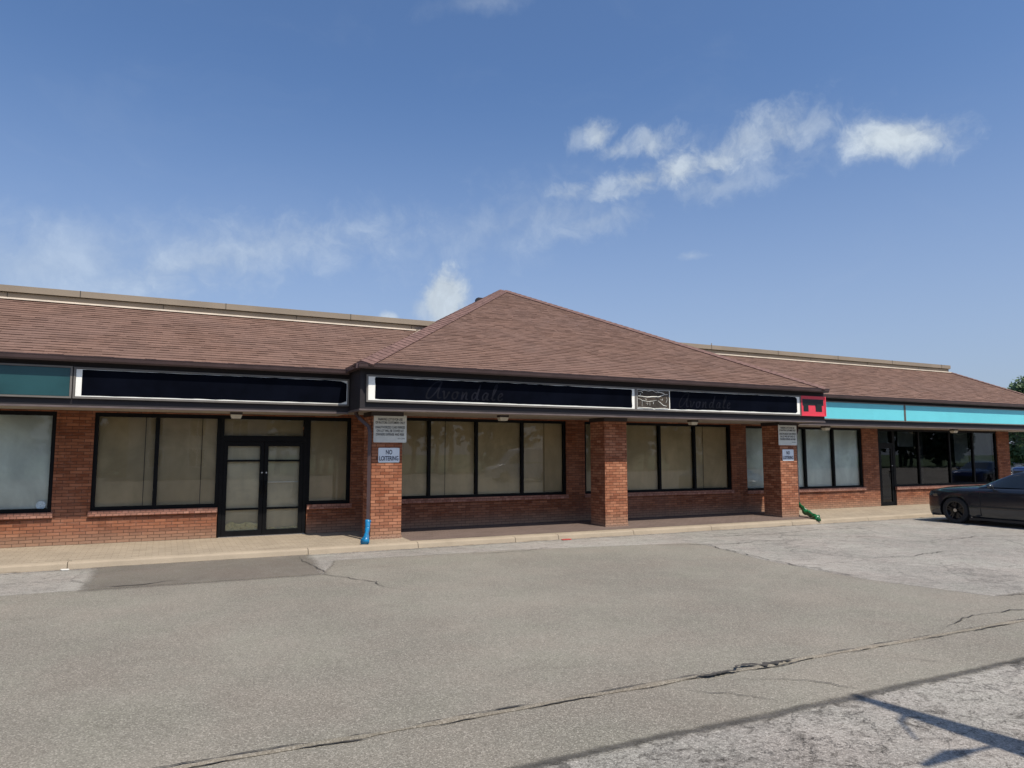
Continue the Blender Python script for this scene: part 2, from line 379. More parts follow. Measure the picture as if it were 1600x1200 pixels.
def paper_mat(name, col, seams=1.2, strength=.3):
    m, n, b = new_mat(name); ob = coords(n)
    f = n.noise(ob, .8, 4, .6, .6); g = n.noise(n.scale(ob, (1, 1, .25)), 3.5, 4, .6)
    a = tuple(c * .78 for c in col); d = tuple(c * 1.15 for c in col)
    cc = n.mix(n.ss(f, .3, .7), c4(a), c4(d)); cc = n.mix(n.ss(g, .35, .75, 0, .35), cc, c4(tuple(c * .7 for c in col)))
    n.link(cc, b.inputs['Base Color']); b.inputs['Roughness'].default_value = .85; b.inputs['Specular IOR Level'].default_value = .2
    bump(n, b, g, strength, .02); return m
M['paper'] = paper_mat('brown_window_paper', (.60, .48, .31))
M['paper_door'] = paper_mat('grey_brown_door_paper', (.76, .67, .50))
M['sheet'] = paper_mat('blue_white_window_film', (.90, .95, .90), strength=.1)
M['blind'] = paper_mat('grey_roller_blind', (.30, .32, .29), strength=.05)

def concrete_mat(name, base, dark, pav=False):
    m, n, b = new_mat(name); ob = coords(n)
    f = n.noise(ob, 1.1, 6, .65); g = n.noise(ob, 120, 3, .6); s = n.noise(n.scale(ob, (.5, 2, 1)), 2.4, 6, .7)
    col = n.mix(n.ss(f, .3, .7), c4(base), c4(tuple(c * .86 for c in base)))
    col = n.mix(n.ss(s, .52, .75, 0, .5), col, c4(dark))
    col = n.mix(n.ss(g, .4, .7, 0, .4), col, n.mix(1.0, col, (.6, .57, .52, 1), 'MULTIPLY'))
    h = g
    if pav:
        uv = coords(n, 'UV'); t = n.add('ShaderNodeTexBrick'); n.link(uv, t.inputs['Vector']); t.offset = .5
        t.inputs['Scale'].default_value = 1; t.inputs['Brick Width'].default_value = .22; t.inputs['Row Height'].default_value = .11
        t.inputs['Mortar Size'].default_value = .006; t.inputs['Color1'].default_value = (.9, .9, .9, 1); t.inputs['Color2'].default_value = (1.1, 1.1, 1.1, 1)
        t.inputs['Mortar'].default_value = (.62, .58, .52, 1)
        col = n.mix(.75, col, n.mix(1.0, col, t.outputs['Color'], 'MULTIPLY'))
        h = n.math('SUBTRACT', g, n.math('MULTIPLY', t.outputs['Fac'], 1.2))
    n.link(col, b.inputs['Base Color']); b.inputs['Roughness'].default_value = .9; b.inputs['Specular IOR Level'].default_value = .25
    bump(n, b, h, .5, .006); return m
M['walk'] = concrete_mat('sandy_paving', (.37, .305, .225), (.23, .185, .135), True)
M['kerb'] = concrete_mat('kerb_concrete', (.41, .335, .245), (.22, .18, .13))
M['porch_floor'] = concrete_mat('reddish_paving', (.17, .125, .105), (.10, .07, .06), True)
M['asph_old'] = asphalt_mat('weathered_asphalt', (.26, .242, .212), (.37, .343, .30), (.445, .415, .365), speck=(.56, .52, .46), cracks=.85, grain=.62, patchy=.6, stain=.35)
M['asph_new'] = asphalt_mat('grey_asphalt', (.196, .179, .145), (.247, .227, .183), (.28, .257, .209), speck=(.48, .44, .37), grain=.52, patchy=.4, stain=.4)
M['asph_dark'] = asphalt_mat('brown_asphalt', (.165, .143, .115), (.21, .183, .148), (.26, .23, .185), speck=(.36, .33, .29), grain=.4, patchy=.5, stain=.6)
M['asph_ridge'] = asphalt_mat('joint_asphalt', (.175, .155, .12), (.235, .205, .16), (.28, .248, .195), speck=(.45, .41, .34), grain=.4, stain=.7)

def leaf_mat(name, a, b_):
    m, n, b = new_mat(name); oi = n.add('ShaderNodeObjectInfo'); geo = n.add('ShaderNodeNewGeometry')
    f = n.noise(coords(n), .9, 3, .6)
    col = n.mix(geo.outputs['Random Per Island'], c4(a), c4(b_)); col = n.mix(n.ss(f, .35, .7, 0, .5), col, c4(tuple(c * .6 for c in a)))
    n.link(col, b.inputs['Base Color']); b.inputs['Roughness'].default_value = .6; return m
M['leaf'] = leaf_mat('leaves', (.035, .075, .02), (.085, .14, .04))
M['leaf2'] = leaf_mat('dark_leaves', (.02, .05, .018), (.05, .095, .03))
def paint_mat(name, col, rough=.2, metal=.3):
    m, n, b = new_mat(name); b.inputs['Base Color'].default_value = c4(col); b.inputs['Metallic'].default_value = metal
    b.inputs['Roughness'].default_value = rough
    b.inputs['Coat Weight'].default_value = .8; b.inputs['Coat Roughness'].default_value = .06; return m
M['car_grey'] = paint_mat('charcoal_blue_car_paint', (.022, .026, .034))
M['car_blue'] = paint_mat('navy_car_paint', (.012, .03, .12))
M['car_white'] = paint_mat('white_van_paint', (.75, .76, .78), .25, 0)
M['car_glass'] = paint_mat('tinted_car_glass', (.012, .016, .018), .02, 0)
M['tyre'] = simple('tyre_rubber', (.018, .018, .019), .85, .2, 20)
M['rim'] = simple('gloss_black_rim', (.012, .012, .014), .25, .1, 20)
M['dark_plastic'] = simple('dark_plastic', (.015, .015, .016), .55)
M['head_lens'] = paint_mat('headlight_lens', (.12, .13, .10), .08, 0)

M['asph_mid'] = asphalt_mat('pale_worn_asphalt', (.27, .252, .22), (.36, .335, .292), (.43, .40, .35), speck=(.54, .50, .44), cracks=.38, grain=.5, patchy=.6, stain=.35)
def soften(m, amt=.55, scale=9.0, lo=.25, hi=.75, peak=1.0):
    """worn edge: the layer breaks up where its 'edge' attribute runs out"""
    n = NT(m.node_tree); out = m.node_tree.nodes['Material Output']; src = out.inputs[0].links[0].from_socket
    at = n.add('ShaderNodeAttribute'); at.attribute_name = 'edge'
    f = n.noise(coords(n), scale, 6, .75)
    v = n.math('ADD', at.outputs['Fac'], n.math('MULTIPLY', n.math('SUBTRACT', f, .5), amt * 2))
    a = n.ss(v, lo, hi, 0, peak); tr = n.add('ShaderNodeBsdfTransparent'); mx = n.add('ShaderNodeMixShader')
    n.link(a, mx.inputs[0]); n.link(tr.outputs[0], mx.inputs[1]); n.link(src, mx.inputs[2]); n.link(mx.outputs[0], out.inputs[0]); return m
soften(M['asph_mid'], .5, 3, .1, 1.0); soften(M['asph_new'], .5, 7, .1, .9); soften(M['asph_dark'], .45, 3, .05, 1.0, .8); soften(M['dirt_and_shadow'], .55, 9, .1, 1.25, .75)
def set_edge(o, vals):
    a = o.data.attributes.new('edge', 'FLOAT', 'POINT'); a.data.foreach_set('value', vals)
# ------------------------------------------------------------------ ground
G = -0.15
def sheet(name, pts, z, mat, **kw):
    return tag(MB().poly([(x, y, z) for x, y in pts]).build(name, mat), kind='structure')
m = MB().poly([(-900, -900, G - .06), (900, -900, G - .06), (900, 900, G - .06), (-900, 900, G - .06)])
M['grass'] = simple('grass', (.06, .10, .03), .9, .35, 1.5, bumpy=.5)
tag(m.build('ground', M['grass']), kind='structure')
sheet('parking_lot', [(-60, -32), (120, -32), (120, 60), (-60, 60)], G, M['asph_old'])
def ragged(pts, step=.35, amp=.035, seed=0.0, closed=True):
    out = []
    N = len(pts)
    for i in range(N if closed else N - 1):
        a = Vector(pts[i]); b = Vector(pts[(i + 1) % N]); L = (b - a).length; k = max(1, int(L / step)) if L < 40 else 1
        for j in range(k):
            p = a.lerp(b, j / k)
            q = noise.noise_vector(Vector((p.x * 1.3 + seed, p.y * 1.3, seed))) * amp * 1.5 + noise.noise_vector(Vector((p.x * 6 + seed, p.y * 6, seed))) * amp
            out.append((p.x + q.x, p.y + q.y))
    return out
main = [(-55, 4.18), (-20, 4.18), (60, 4.18), (60, 6.2), (11.2, 6.19), (10.5, 6.22), (10.1, 7.9), (10.2, 10.1), (10.75, 12.35), (10.6, 12.75), (6.4, 13.45), (2.9, 13.6), (2.45, 12.2), (-.75, 12.3), (-55, 12.3)]
def soft_sheet(name, pts, z, mat, w):
    n_ = len(pts); area = sum(pts[i][0] * pts[(i + 1) % n_][1] - pts[(i + 1) % n_][0] * pts[i][1] for i in range(n_)); sg = 1 if area > 0 else -1
    inn = []
    for i in range(n_):
        a, p, b = Vector(pts[i - 1]), Vector(pts[i]), Vector(pts[(i + 1) % n_]); t1 = (p - a).normalized(); t2 = (b - p).normalized()
        nn = (Vector((-t1.y, t1.x)) + Vector((-t2.y, t2.x))); nn = nn.normalized() if nn.length > .3 else Vector((-t1.y, t1.x)); q = p + nn * sg * w; inn.append((q.x, q.y))
    m = MB(); m.v = [(x, y, z) for x, y in pts] + [(x, y, z) for x, y in inn]
    for i in range(n_): j = (i + 1) % n_; m.f.append([i, j, n_ + j, n_ + i]); m.uv.append(None)
    m.f.append([n_ + i for i in range(n_)]); m.uv.append(None)
    o = m.build(name, mat); set_edge(o, [0.0] * n_ + [1.0] * n_); return tag(o, kind='structure')
soft_sheet('asphalt_patch', [(-40, 5.6), (55, 5.6), (55, 14.65), (-40, 14.65)], G + .003, M['asph_mid'], .5)
soft_sheet('asphalt_patch', ragged(main, .6, .012, 1), G + .006, M['asph_new'], .12)
soft_sheet('asphalt_patch', [(-1.1, 12.0), (2.6, 11.9), (2.75, 14.7), (-1.1, 14.7)], G + .010, M['asph_dark'], .42)
def ribbon(name, pts, w, mat, z=G + .016, jag=.02, step=.12, seed=0.0, wvar=.7, kind='structure', taper=True):
    P = []
    for i in range(len(pts) - 1):
        a = Vector(pts[i]); b = Vector(pts[i + 1]); k = max(1, int((b - a).length / step))
        P += [a.lerp(b, j / k) for j in range(k)]
    P.append(Vector(pts[-1])); n = len(P); m = MB(); L = []; R = []
    for i, p in enumerate(P):
        t = (P[min(i + 1, n - 1)] - P[max(i - 1, 0)]).normalized(); nn = Vector((-t.y, t.x))
        off = noise.noise(Vector((p.x * 2 + seed, p.y * 2, 1))) * jag * 2.5 + (random.random() - .5) * jag
        ww = w * (1 + wvar * (noise.noise(Vector((p.x * 5, p.y * 5, seed + 7))) * 1.6 + (random.random() - .5)))
        if taper: ww *= min(1, (i + .3) / 4, (n - 1 - i + .3) / 4)
        ww = max(ww, w * .12); c = p + nn * off
        L.append(c + nn * ww / 2); R.append(c - nn * ww / 2)
    C_ = [(a + b) / 2 for a, b in zip(L, R)]
    m.v = [(q.x, q.y, z) for q in L] + [(q.x, q.y, z) for q in C_] + [(q.x, q.y, z) for q in R]
    for i in range(n - 1):
        m.f += [[i, n + i, n + i + 1, i + 1], [n + i, 2 * n + i, 2 * n + i + 1, n + i + 1]]; m.uv += [None, None]
    o = m.build(name, mat); set_edge(o, [0.0] * n + [1.0] * n + [0.0] * n); return tag(o, kind=kind)
# the long raised joint across the lot at y = 5.15, with broken edges
def joint():
    xs = [-9 + i * .12 for i in range(int(27 / .12))]; m = MB(); prof = [(-.036, 0), (-.022, .012), (0, .018), (.022, .012), (.036, 0)]
    rows = []
    for x in xs:
        o = noise.noise(Vector((x * 1.1, 3, 0))) * .035 + noise.noise(Vector((x * 5, 3, 4))) * .012; k = .8 + noise.noise(Vector((x * 2.2, 8, 0))) * .8
        rows.append([(x, 5.14 + o + py * max(k, .3), G + .010 + pz * max(k, .15)) for py, pz in prof])
    for r in rows: m.v += r
    for i in range(len(rows) - 1):
        for j in range(4): a = i * 5 + j; m.f.append([a, a + 5, a + 6, a + 1]); m.uv.append(None)
    return tag(m.build('asphalt_joint', M['asph_ridge']), kind='structure')
joint()
def wav(x, y, s, amp): return (x, y + noise.noise(Vector((x * 1.1, 3, 0))) * .035 + noise.noise(Vector((x * 3, s, 0))) * amp)
for nm, y0, w, rng, s in (('crack', 5.180, .016, (-4, 15), 1), ('crack', 5.098, .013, (-1, 12), 2)):
    x = rng[0]
    while x < rng[1]:
        L = random.uniform(.8, 2.2); pts = [wav(x + k * .2, y0, s, .02) for k in range(int(L / .2))]
        ribbon(nm, pts, w * random.uniform(.5, 1.3), M['tar'], jag=.012, step=.05, seed=x); x += L + random.uniform(-.05, .2)
ribbon('crack', [(4.75, 5.10), (4.95, 5.14), (5.1, 5.11), (5.3, 5.12), (5.45, 5.10)], .06, M['tar'], z=G + .030, jag=.05, step=.03, seed=4)
ribbon('crack', [(4.3, 5.07), (4.6, 5.10), (4.8, 5.08)], .03, M['tar'], z=G + .032, jag=.03, step=.03, seed=5)
# cable shadow painted as a soft dark band along the front asphalt seam
ribbon('seam_shadow_band', [(-20 + i, 4.19 + .015 * sin(i * 1.7)) for i in range(50)], .17, M['dirt_and_shadow'], z=G + .013, jag=.012, step=.1, seed=9, wvar=.3)
# cracks
for pts, w in (([(2.46, 12.15), (2.75, 11.5), (3.05, 11.0), (3.1, 10.4)], .014), ([(2.5, 14.3), (2.42, 13.3), (2.5, 12.2)], .02),
               ([(4.6, 4.95), (5.0, 4.8), (5.25, 4.5), (5.35, 4.28)], .012), ([(3.9, 5.0), (4.3, 4.7), (4.5, 4.35)], .008),
               ([(10.5, 6.2), (10.9, 6.05), (11.4, 5.6), (12.6, 5.4)], .02), ([(8.1, 5.35), (8.9, 5.55), (9.8, 5.5), (10.2, 5.3)], .014),
               ([(10.1, 7.9), (10.15, 9), (10.2, 10.1), (10.7, 12.3), (9.6, 12.7)], .02), ([(10.7, 12.4), (11.3, 12.2), (12.2, 12.25), (13.2, 11.9)], .018),
               ([(-.8, 12.35), (-.2, 12.3), (.3, 12.5)], .03), ([(5.5, 13.2), (6.6, 13.1), (7.6, 13.5)], .012),
               ([(12, 9.5), (13.1, 9.2), (14.3, 9.3), (15.2, 8.8)], .016), ([(11.6, 13.4), (13.5, 13.2), (15.4, 13.35), (17.2, 13.1)], .02),
               ([(13.4, 13.2), (14.2, 12.2), (15.6, 11.6)], .016), ([(16, 10.5), (17.5, 10.7), (19, 10.1)], .02),
               ([(6.3, 4.9), (6.6, 4.6), (6.9, 4.3)], .006)):
    ribbon('crack', pts, w, M['tar'], jag=.04, step=.08, seed=w * 1000 + pts[0][0])
# long thin weed-grown debris along the kerb foot
ribbon('dirt_strip', [(3.2, 14.50), (4.5, 14.49), (6.0, 14.52), (7.2, 14.50)], .05, M['dirt_and_shadow'], jag=.03, step=.04, seed=31)
ribbon('dirt_strip', [(-6, 14.50), (-3, 14.51), (-.5, 14.50), (1.6, 14.50)], .035, M['dirt_and_shadow'], jag=.02, step=.05, seed=33)
ribbon('dirt_strip', [(7.2, 14.52), (12, 14.51), (19, 14.52), (26, 14.5)], .03, M['dirt_and_shadow'], jag=.02, step=.06, seed=35)

ribbon('dirt_strip', [(-12, 16.975), (-4, 16.97), (1.1, 16.975)], .035, M['dirt_and_shadow'], z=.004, jag=.015, step=.06, seed=41)
ribbon('dirt_strip', [(3.05, 16.975), (10, 16.97), (22.6, 16.975)], .035, M['dirt_and_shadow'], z=.008, jag=.015, step=.06, seed=43)
ribbon('dirt_strip', [(23.6, 16.975), (30, 16.975)], .035, M['dirt_and_shadow'], z=.004, jag=.015, step=.06, seed=45)
# sidewalk + kerb
KY = 14.56
m = MB(); m.poly([(-16, 14.72, -.035), (34, 14.72, -.035), (34, 17.0, .0), (-16, 17.0, .0)], [(-16, 14.72), (34, 14.72), (34, 17), (-16, 17)])
m.poly([(-16, 14.72, -.2), (34, 14.72, -.2), (34, 14.72, -.035), (-16, 14.72, -.035)])
m.poly([(34, 14.72, -.2), (34, 17, -.2), (34, 17, 0), (34, 14.72, -.035)])
tag(m.build('sidewalk', M['walk']), kind='structure')
m = MB(); m.poly([(4.86, 14.9, -.0285), (17.3, 14.9, -.0285), (17.3, 16.99, .004), (4.86, 16.99, .004)], [(4.86, 14.9), (17.3, 14.9), (17.3, 17), (4.86, 17)])
tag(m.build('porch_floor', M['porch_floor']), kind='structure')
m = MB(); xs = [-16, -7.5, -4.4, -1.4, 2.64, 4.9, 7.18, 8.29, 10.4, 12.84, 15.72, 18.8, 21.8, 24.9, 28, 31, 34]
for a, b in zip(xs, xs[1:]):
    a += .006; b -= .006; n_ = max(2, int((b - a) / .25)); pr = [(KY - .05, G - .1), (KY - .015, G + .03), (KY, -.065), (KY + .012, -.047), (KY + .035, -.037), (14.725, -.031)]
    rows = []
    for i in range(n_ + 1):
        x = a + (b - a) * i / n_; j = noise.noise(Vector((x * 3, 0, 5))) * .008
        rows.append([(x, y + (j if k < 4 else 0), z + (noise.noise(Vector((x * 2.5, k, 1))) * .005 if k in (2, 3) else 0)) for k, (y, z) in enumerate(pr)])
    for i in range(n_):
        for k in range(len(pr) - 1): m.poly([rows[i][k], rows[i + 1][k], rows[i + 1][k + 1], rows[i][k + 1]])
    for e in (0, n_): m.poly(rows[e] + [(rows[e][0][0], 14.725, G - .1)])
tag(m.build('kerb', M['kerb']), kind='structure')
for x, y in ((.75, 14.62), (2.0, 14.6)):
    m = MB(); m.tube([(x, KY + .01, -.05), (x + .08, KY - .005, -.09)], .004, 5); 
for pts in ([(-1.5, 14.95), (-1.38, 14.75), (-1.33, 14.6)], [(.55, 14.75), (.68, 14.6)], [(.95, 14.75), (.82, 14.6)]):
    z = -.022; m = ribbon('crack', pts, .014, M['tar'], z=z, jag=.02, step=.04, seed=pts[0][0])

# ------------------------------------------------------------------ the building
B = empty('strip_mall', (0, 17, 0)); tag(B, 'long single-storey brick shopping plaza with brown shingle roofs and a hipped porch', 'building')
INV = Matrix.Translation((0, -17, 0))
def part(mb, name, mat, parent=None, **kw):
    o = mb.build(name, mat, None, **kw); par = parent or B; o.parent = par
    o.matrix_parent_inverse = Matrix.Translation((0, -17, 0)) if par is B else Matrix.Identity(4)
    return o
WY = 17.0; WT = .22; WH = 2.78
XL, XR = -15.0, 30.45
openings = [(-7.6, -1.97, .66, 2.68), (-1.30, 1.11, .66, 2.68), (1.11, 3.02, 0.0, 2.68), (3.02, 4.02, .66, 2.68), (4.70, 9.95, .72, 2.72),
            (10.54, 15.88, .72, 2.72), (16.50, 21.85, .68, 2.70), (22.66, 23.52, 0.0, 2.70), (23.52, 29.66, .66, 2.70)]
m = MB(); x = XL
for (a, b, z0, z1) in openings:
    if a > x + 1e-4: m.box(x, a, WY, WY + WT, -.2, WH + .8)
    if z0 > 0: m.box(a, b, WY, WY + WT, -.2, z0)
    m.box(a, b, WY, WY + WT, z1, WH + .8); x = b
m.box(x, XR, WY, WY + WT, -.2, WH + .8)
m.box(XR - WT, XR, WY + WT, 32, -.2, WH + .8); m.box(XL, XR, 31.8, 32, -.2, 3.6)
part(m, 'brick_wall', M['brick'])
m = MB()
m.box(XL, XR - WT - .01, WY + WT + .002, 31.7, 2.95, 3.05)                       # ceiling slab that keeps the shops dark
part(m, 'ceiling', M['pvc'])
m = MB(); m.box(XL, XR - WT - .01, WY + WT + .004, 31.7, -.06, -.02); part(m, 'shop_floor', M['pvc'])
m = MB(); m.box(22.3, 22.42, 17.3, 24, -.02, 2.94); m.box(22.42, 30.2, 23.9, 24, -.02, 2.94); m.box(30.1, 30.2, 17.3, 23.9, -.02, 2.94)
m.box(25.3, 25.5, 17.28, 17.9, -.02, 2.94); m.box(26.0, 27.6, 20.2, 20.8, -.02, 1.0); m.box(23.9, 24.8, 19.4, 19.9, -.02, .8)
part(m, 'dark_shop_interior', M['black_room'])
# brick sills (soldier course) with ragged mortar
for (a, b, z0, z1) in openings:
    if z0 > .5: part(MB().box(a - .03 * (a != 3.02), b + .03 * (b not in (1.11,)), WY - .055, WY + .02, z0 - .105, z0 - .004), 'window_sill', M['soldier'])
m = MB()
for (a, b) in ((-1.9, -1.3), (-7.6, -1.9)): pass
# windows: frame mesh with panes and coverings as sub-parts
def window(name, x0, x1, z0, z1, muls, cover, fw=.055, glass='glass', left=True, label=None):
    y0, y1 = WY + .035, WY + .135
    m = MB(); m.box(x0, x1, y0, y1, z0, z0 + fw); m.box(x0, x1, y0, y1, z1 - fw * 1.1, z1)
    if left: m.box(x0, x0 + fw, y0, y1, z0 + fw, z1 - fw * 1.1)
    m.box(x1 - fw, x1, y0, y1, z0 + fw, z1 - fw * 1.1)
    for mx in muls: m.box(mx - fw * .55, mx + fw * .55, y0 - .004, y1, z0 + fw, z1 - fw * 1.1)
    w = part(m, name, M['black_metal'], bevel=.003)
    if label: w['label'] = label
    ed = [x0 + (fw if left else 0)] + list(muls) + [x1 - fw]
    for i, (a, b) in enumerate(zip(ed, ed[1:])):
        t = radians(random.uniform(-.25, .25)); yy = WY + .08; dy = (b - a) / 2 * tan(t)
        p = MB().poly([(a, yy - dy, z0 + fw), (b, yy + dy, z0 + fw), (b, yy + dy, z1 - fw), (a, yy - dy, z1 - fw)])
        part(p, 'pane', M[glass], w)
    if cover:
        def fn(u, v):
            X = x0 + (x1 - x0) * u; Z = z0 + (z1 - z0) * v
            return (X, WY + .17 + noise.noise(Vector((X * 1.3, Z * .6, x0))) * .025, Z)
        c = grid(fn, int((x1 - x0) * 6), 10); part(c, 'window_covering', M[cover], w, smooth=True)
        if cover == 'paper':
            k = MB()
            for sx in [q for q in (-.36, .75, 6.45, 9.32, 14.86) if x0 < q < x1]:
                pass; kk = MB().box(sx, sx + .012, WY + .137, WY + .141, z0 + .02, z1 - .03); part(kk, 'paper_seam', M['seam'], w)
            if k.v: part(k, 'paper_seam', M['seam'], w)
    return w
window('window', -7.6, -1.97, .66, 2.68, [-4.8], 'sheet', .075, label='wide window with blue-white film behind the glass')
window('window', -1.30, 1.13, .66, 2.68, [-.13], 'paper', .075, label='two-pane window covered from inside with brown paper')
window('window', 3.00, 4.02, .66, 2.68, [], 'paper', .075, label='narrow papered window to the right of the double door')
window('window', 4.70, 9.95, .72, 2.72, [6.0, 7.29, 8.62], 'paper', .065, label='four-pane papered window under the porch')
window('window', 10.54, 15.88, .72, 2.72, [11.89, 13.16, 14.47], 'paper', .065, label='papered porch window right behind the middle brick pillar')
window('window', 16.50, 21.85, .68, 2.70, [17.8, 19.13, 20.46], 'sheet', .06, left=False, label='window with white film beside the right pillar')
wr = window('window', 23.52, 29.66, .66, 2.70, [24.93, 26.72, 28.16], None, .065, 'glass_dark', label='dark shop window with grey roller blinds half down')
for a, b, zb in ((27.25, 28.10, 1.50), (28.22, 29.6, 1.50), (24.0, 24.85, 2.1)):
    part(MB().box(a, b, WY + .2, WY + .204, zb, 2.64).box(a, b, WY + .195, WY + .209, zb - .02, zb), 'roller_blind', M['blind'], wr)
# decal low in the far left window
m = MB(); m.poly([(-2.16 + .085 * cos(a), WY + .073, .80 + .085 * sin(a)) for a in [k * pi / 10 for k in range(20)]])
# (sits on the pane, outside)
dec = part(m, 'round_sticker', simple('pale_sticker', (.45, .55, .58), .5, .3, 40))
# double door
def door_leaf(x0, x1, top, paper, bars, handle_x=None, pushbar=False, label=None):
    y0, y1 = WY + .03, WY + .085; st = .085
    m = MB(); m.box(x0, x0 + st, y0, y1, .012, top); m.box(x1 - st, x1, y0, y1, .012, top)
    m.box(x0 + st, x1 - st, y0, y1, .012, .10 + .03); m.box(x0 + st, x1 - st, y0, y1, top - .1, top)
    for z in bars: m.box(x0 + st, x1 - st, y0 + .004, y1 - .004, z - .022, z + .022)
    d = part(m, 'door', M['black_metal'], bevel=.003)
    if label: d['label'] = label
    part(MB().poly([(x0 + st, WY + .058, .1), (x1 - st, WY + .058, .1), (x1 - st, WY + .058, top - .08), (x0 + st, WY + .058, top - .08)]), 'pane', M['glass' if paper else 'glass_dark'], d)
    if paper:
        def fn(u, v): X = x0 + .02 + (x1 - x0 - .04) * u; Z = .05 + (top - .07) * v; return (X, WY + .13 + noise.noise(Vector((X * 2, Z, 3))) * .02, Z)
        part(grid(fn, 8, 16), 'door_paper', M['paper_door'], d, smooth=True)
    if handle_x is not None:
        h = MB().tube([(handle_x, y0 - .05, .93), (handle_x, y0 - .05, 1.22)], .013).tube([(handle_x, y0, .96), (handle_x, y0 - .05, .96)], .01).tube([(handle_x, y0, 1.19), (handle_x, y0 - .05, 1.19)], .01)
        part(h, 'handle', M['black_metal'], d, smooth=True)
        lock = MB().tube([(handle_x + .01, y0 + .0, 1.40), (handle_x + .01, y0 - .012, 1.40)], .018, 12); part(lock, 'lock', M['steel'], d)
    if pushbar: part(MB().box(x0 + .02, x1 - .02, y1 + .002, y1 + .03, 1.17, 1.195), 'push_bar', M['steel'], d)
    return d
fr = MB(); y0, y1 = WY + .02, WY + .14
fr.box(1.13, 1.20, y0, y1, 0, 2.60); fr.box(2.93, 3.00, y0, y1, 0, 2.60); fr.box(1.13, 3.0, y0, y1, 2.60, 2.68); fr.box(1.20, 2.93, y0, y1, 2.10, 2.23)
dfr = part(fr, 'door_frame', M['black_metal'], bevel=.003)
part(MB().poly([(1.2, WY + .08, 2.23), (2.93, WY + .08, 2.23), (2.93, WY + .08, 2.6), (1.2, WY + .08, 2.6)]), 'pane', M['glass'], dfr)
part(MB().box(1.2, 2.93, WY + .2, WY + .21, 2.2, 2.62), 'window_covering', M['paper'], dfr)
d1 = door_leaf(1.205, 2.055, 2.095, True, [1.67, .60], handle_x=2.01, label='left leaf of the papered double door')
d2 = door_leaf(2.065, 2.925, 2.095, True, [1.67, .60], handle_x=2.105, pushbar=True, label='right leaf of the papered double door')
def crum(x0, x1, h):
    def fn(u, v):
        X = x0 + (x1 - x0) * u; hh = h * (.75 + .5 * noise.noise(Vector((X * 6, 1, 2)))); Z = .10 + hh * v
        return (X, WY + .085 + .02 * noise.noise(Vector((X * 14, Z * 14, 1))) + .01 * (1 - v), Z)
    return grid(fn, 40, 14)
M['film'] = simple('crumpled_cream_film', (.80, .74, .48), .5, .2, 20, bumpy=.4)
part(crum(1.3, 1.97, .26), 'crumpled_film', M['film'], d1); part(crum(2.16, 2.84, .09), 'crumpled_film', M['film'], d2)
part(MB().box(1.15, 2.99, WY - .03, WY + .14, -.01, .012), 'threshold', M['steel'], dfr)
# shop door on the right
fr = MB(); fr.box(22.68, 22.74, y0, y1, 0, 2.62); fr.box(23.44, 23.52, y0, y1, 0, 2.62); fr.box(22.68, 23.52, y0, y1, 2.62, 2.70); fr.box(22.74, 23.44, y0, y1, 2.12, 2.2)
dfr2 = part(fr, 'door_frame', M['black_metal'], bevel=.003)
part(MB().poly([(22.74, WY + .08, 2.2), (23.44, WY + .08, 2.2), (23.44, WY + .08, 2.62), (22.74, WY + .08, 2.62)]), 'pane', M['glass_dark'], dfr2)
part(MB().box(22.76, 23.4, WY + .16, WY + .165, 2.2, 2.62), 'roller_blind', M['blind'], dfr2)
door_leaf(22.745, 23.435, 2.115, False, [], handle_x=23.38, label='dark glass shop door beside the half-blinded window')

# pillars
for i, (a, b) in enumerate(((4.10, 4.79), (10.16, 10.84), (16.27, 16.95))):
    m = MB(); y0p, y1p = 15.42, 16.10
    m.box(a, b, y0p, y1p, -.028, 2.68)
    p = part(m, 'brick_pillar', M['brick_pillar'], bevel=.004); p['label'] = ['left porch pillar with two signs', 'middle porch pillar without signs', 'right porch pillar with two signs'][i]
    part(MB().box(a - .02, b + .02, y0p - .02, y1p + .02, 2.66, 2.752), 'pillar_head', M['lamp_cap'], p)
    part(MB().box(a - .012, b + .012, y0p - .012, y1p + .012, -.03, .035), 'pillar_base', M['soldier'], p)

# fascia, soffit
m = MB()
m.box(-15, 3.66, 15.75, 15.80, 2.74, 3.62); m.box(17.43, 31.45, 15.75, 15.80, 2.74, 3.62); m.box(31.40, 31.45, 15.80, 31, 2.74, 3.62)
m.box(3.66, 17.43, 14.78, 14.83, 2.77, 3.70); m.box(3.66, 3.71, 14.83, 15.75, 2.77, 3.66); m.box(17.38, 17.43, 14.83, 15.75, 2.77, 3.66)
part(m, 'fascia', M['fascia'])
m = MB()
m.box(-15, 3.645, 15.738, 15.81, 2.703, 2.738); m.box(17.445, 31.46, 15.738, 15.81, 2.703, 2.738); m.box(3.645, 17.445, 14.768, 14.84, 2.735, 2.768)
m.box(3.645, 3.72, 14.84, 15.75, 2.728, 2.768); m.box(17.37, 17.445, 14.84, 15.75, 2.728, 2.768)
part(m, 'fascia_trim', M['trim'])
m = MB(); m.box(-15, 3.66, 15.8, WY, 2.712, 2.73); m.box(17.43, 31.4, 15.8, WY, 2.712, 2.73); m.box(XR, 31.4, WY, 31, 2.712, 2.73)
m.box(3.71, 17.38, 14.83, WY, 2.755, 2.775); part(m, 'soffit', M['soffit'])
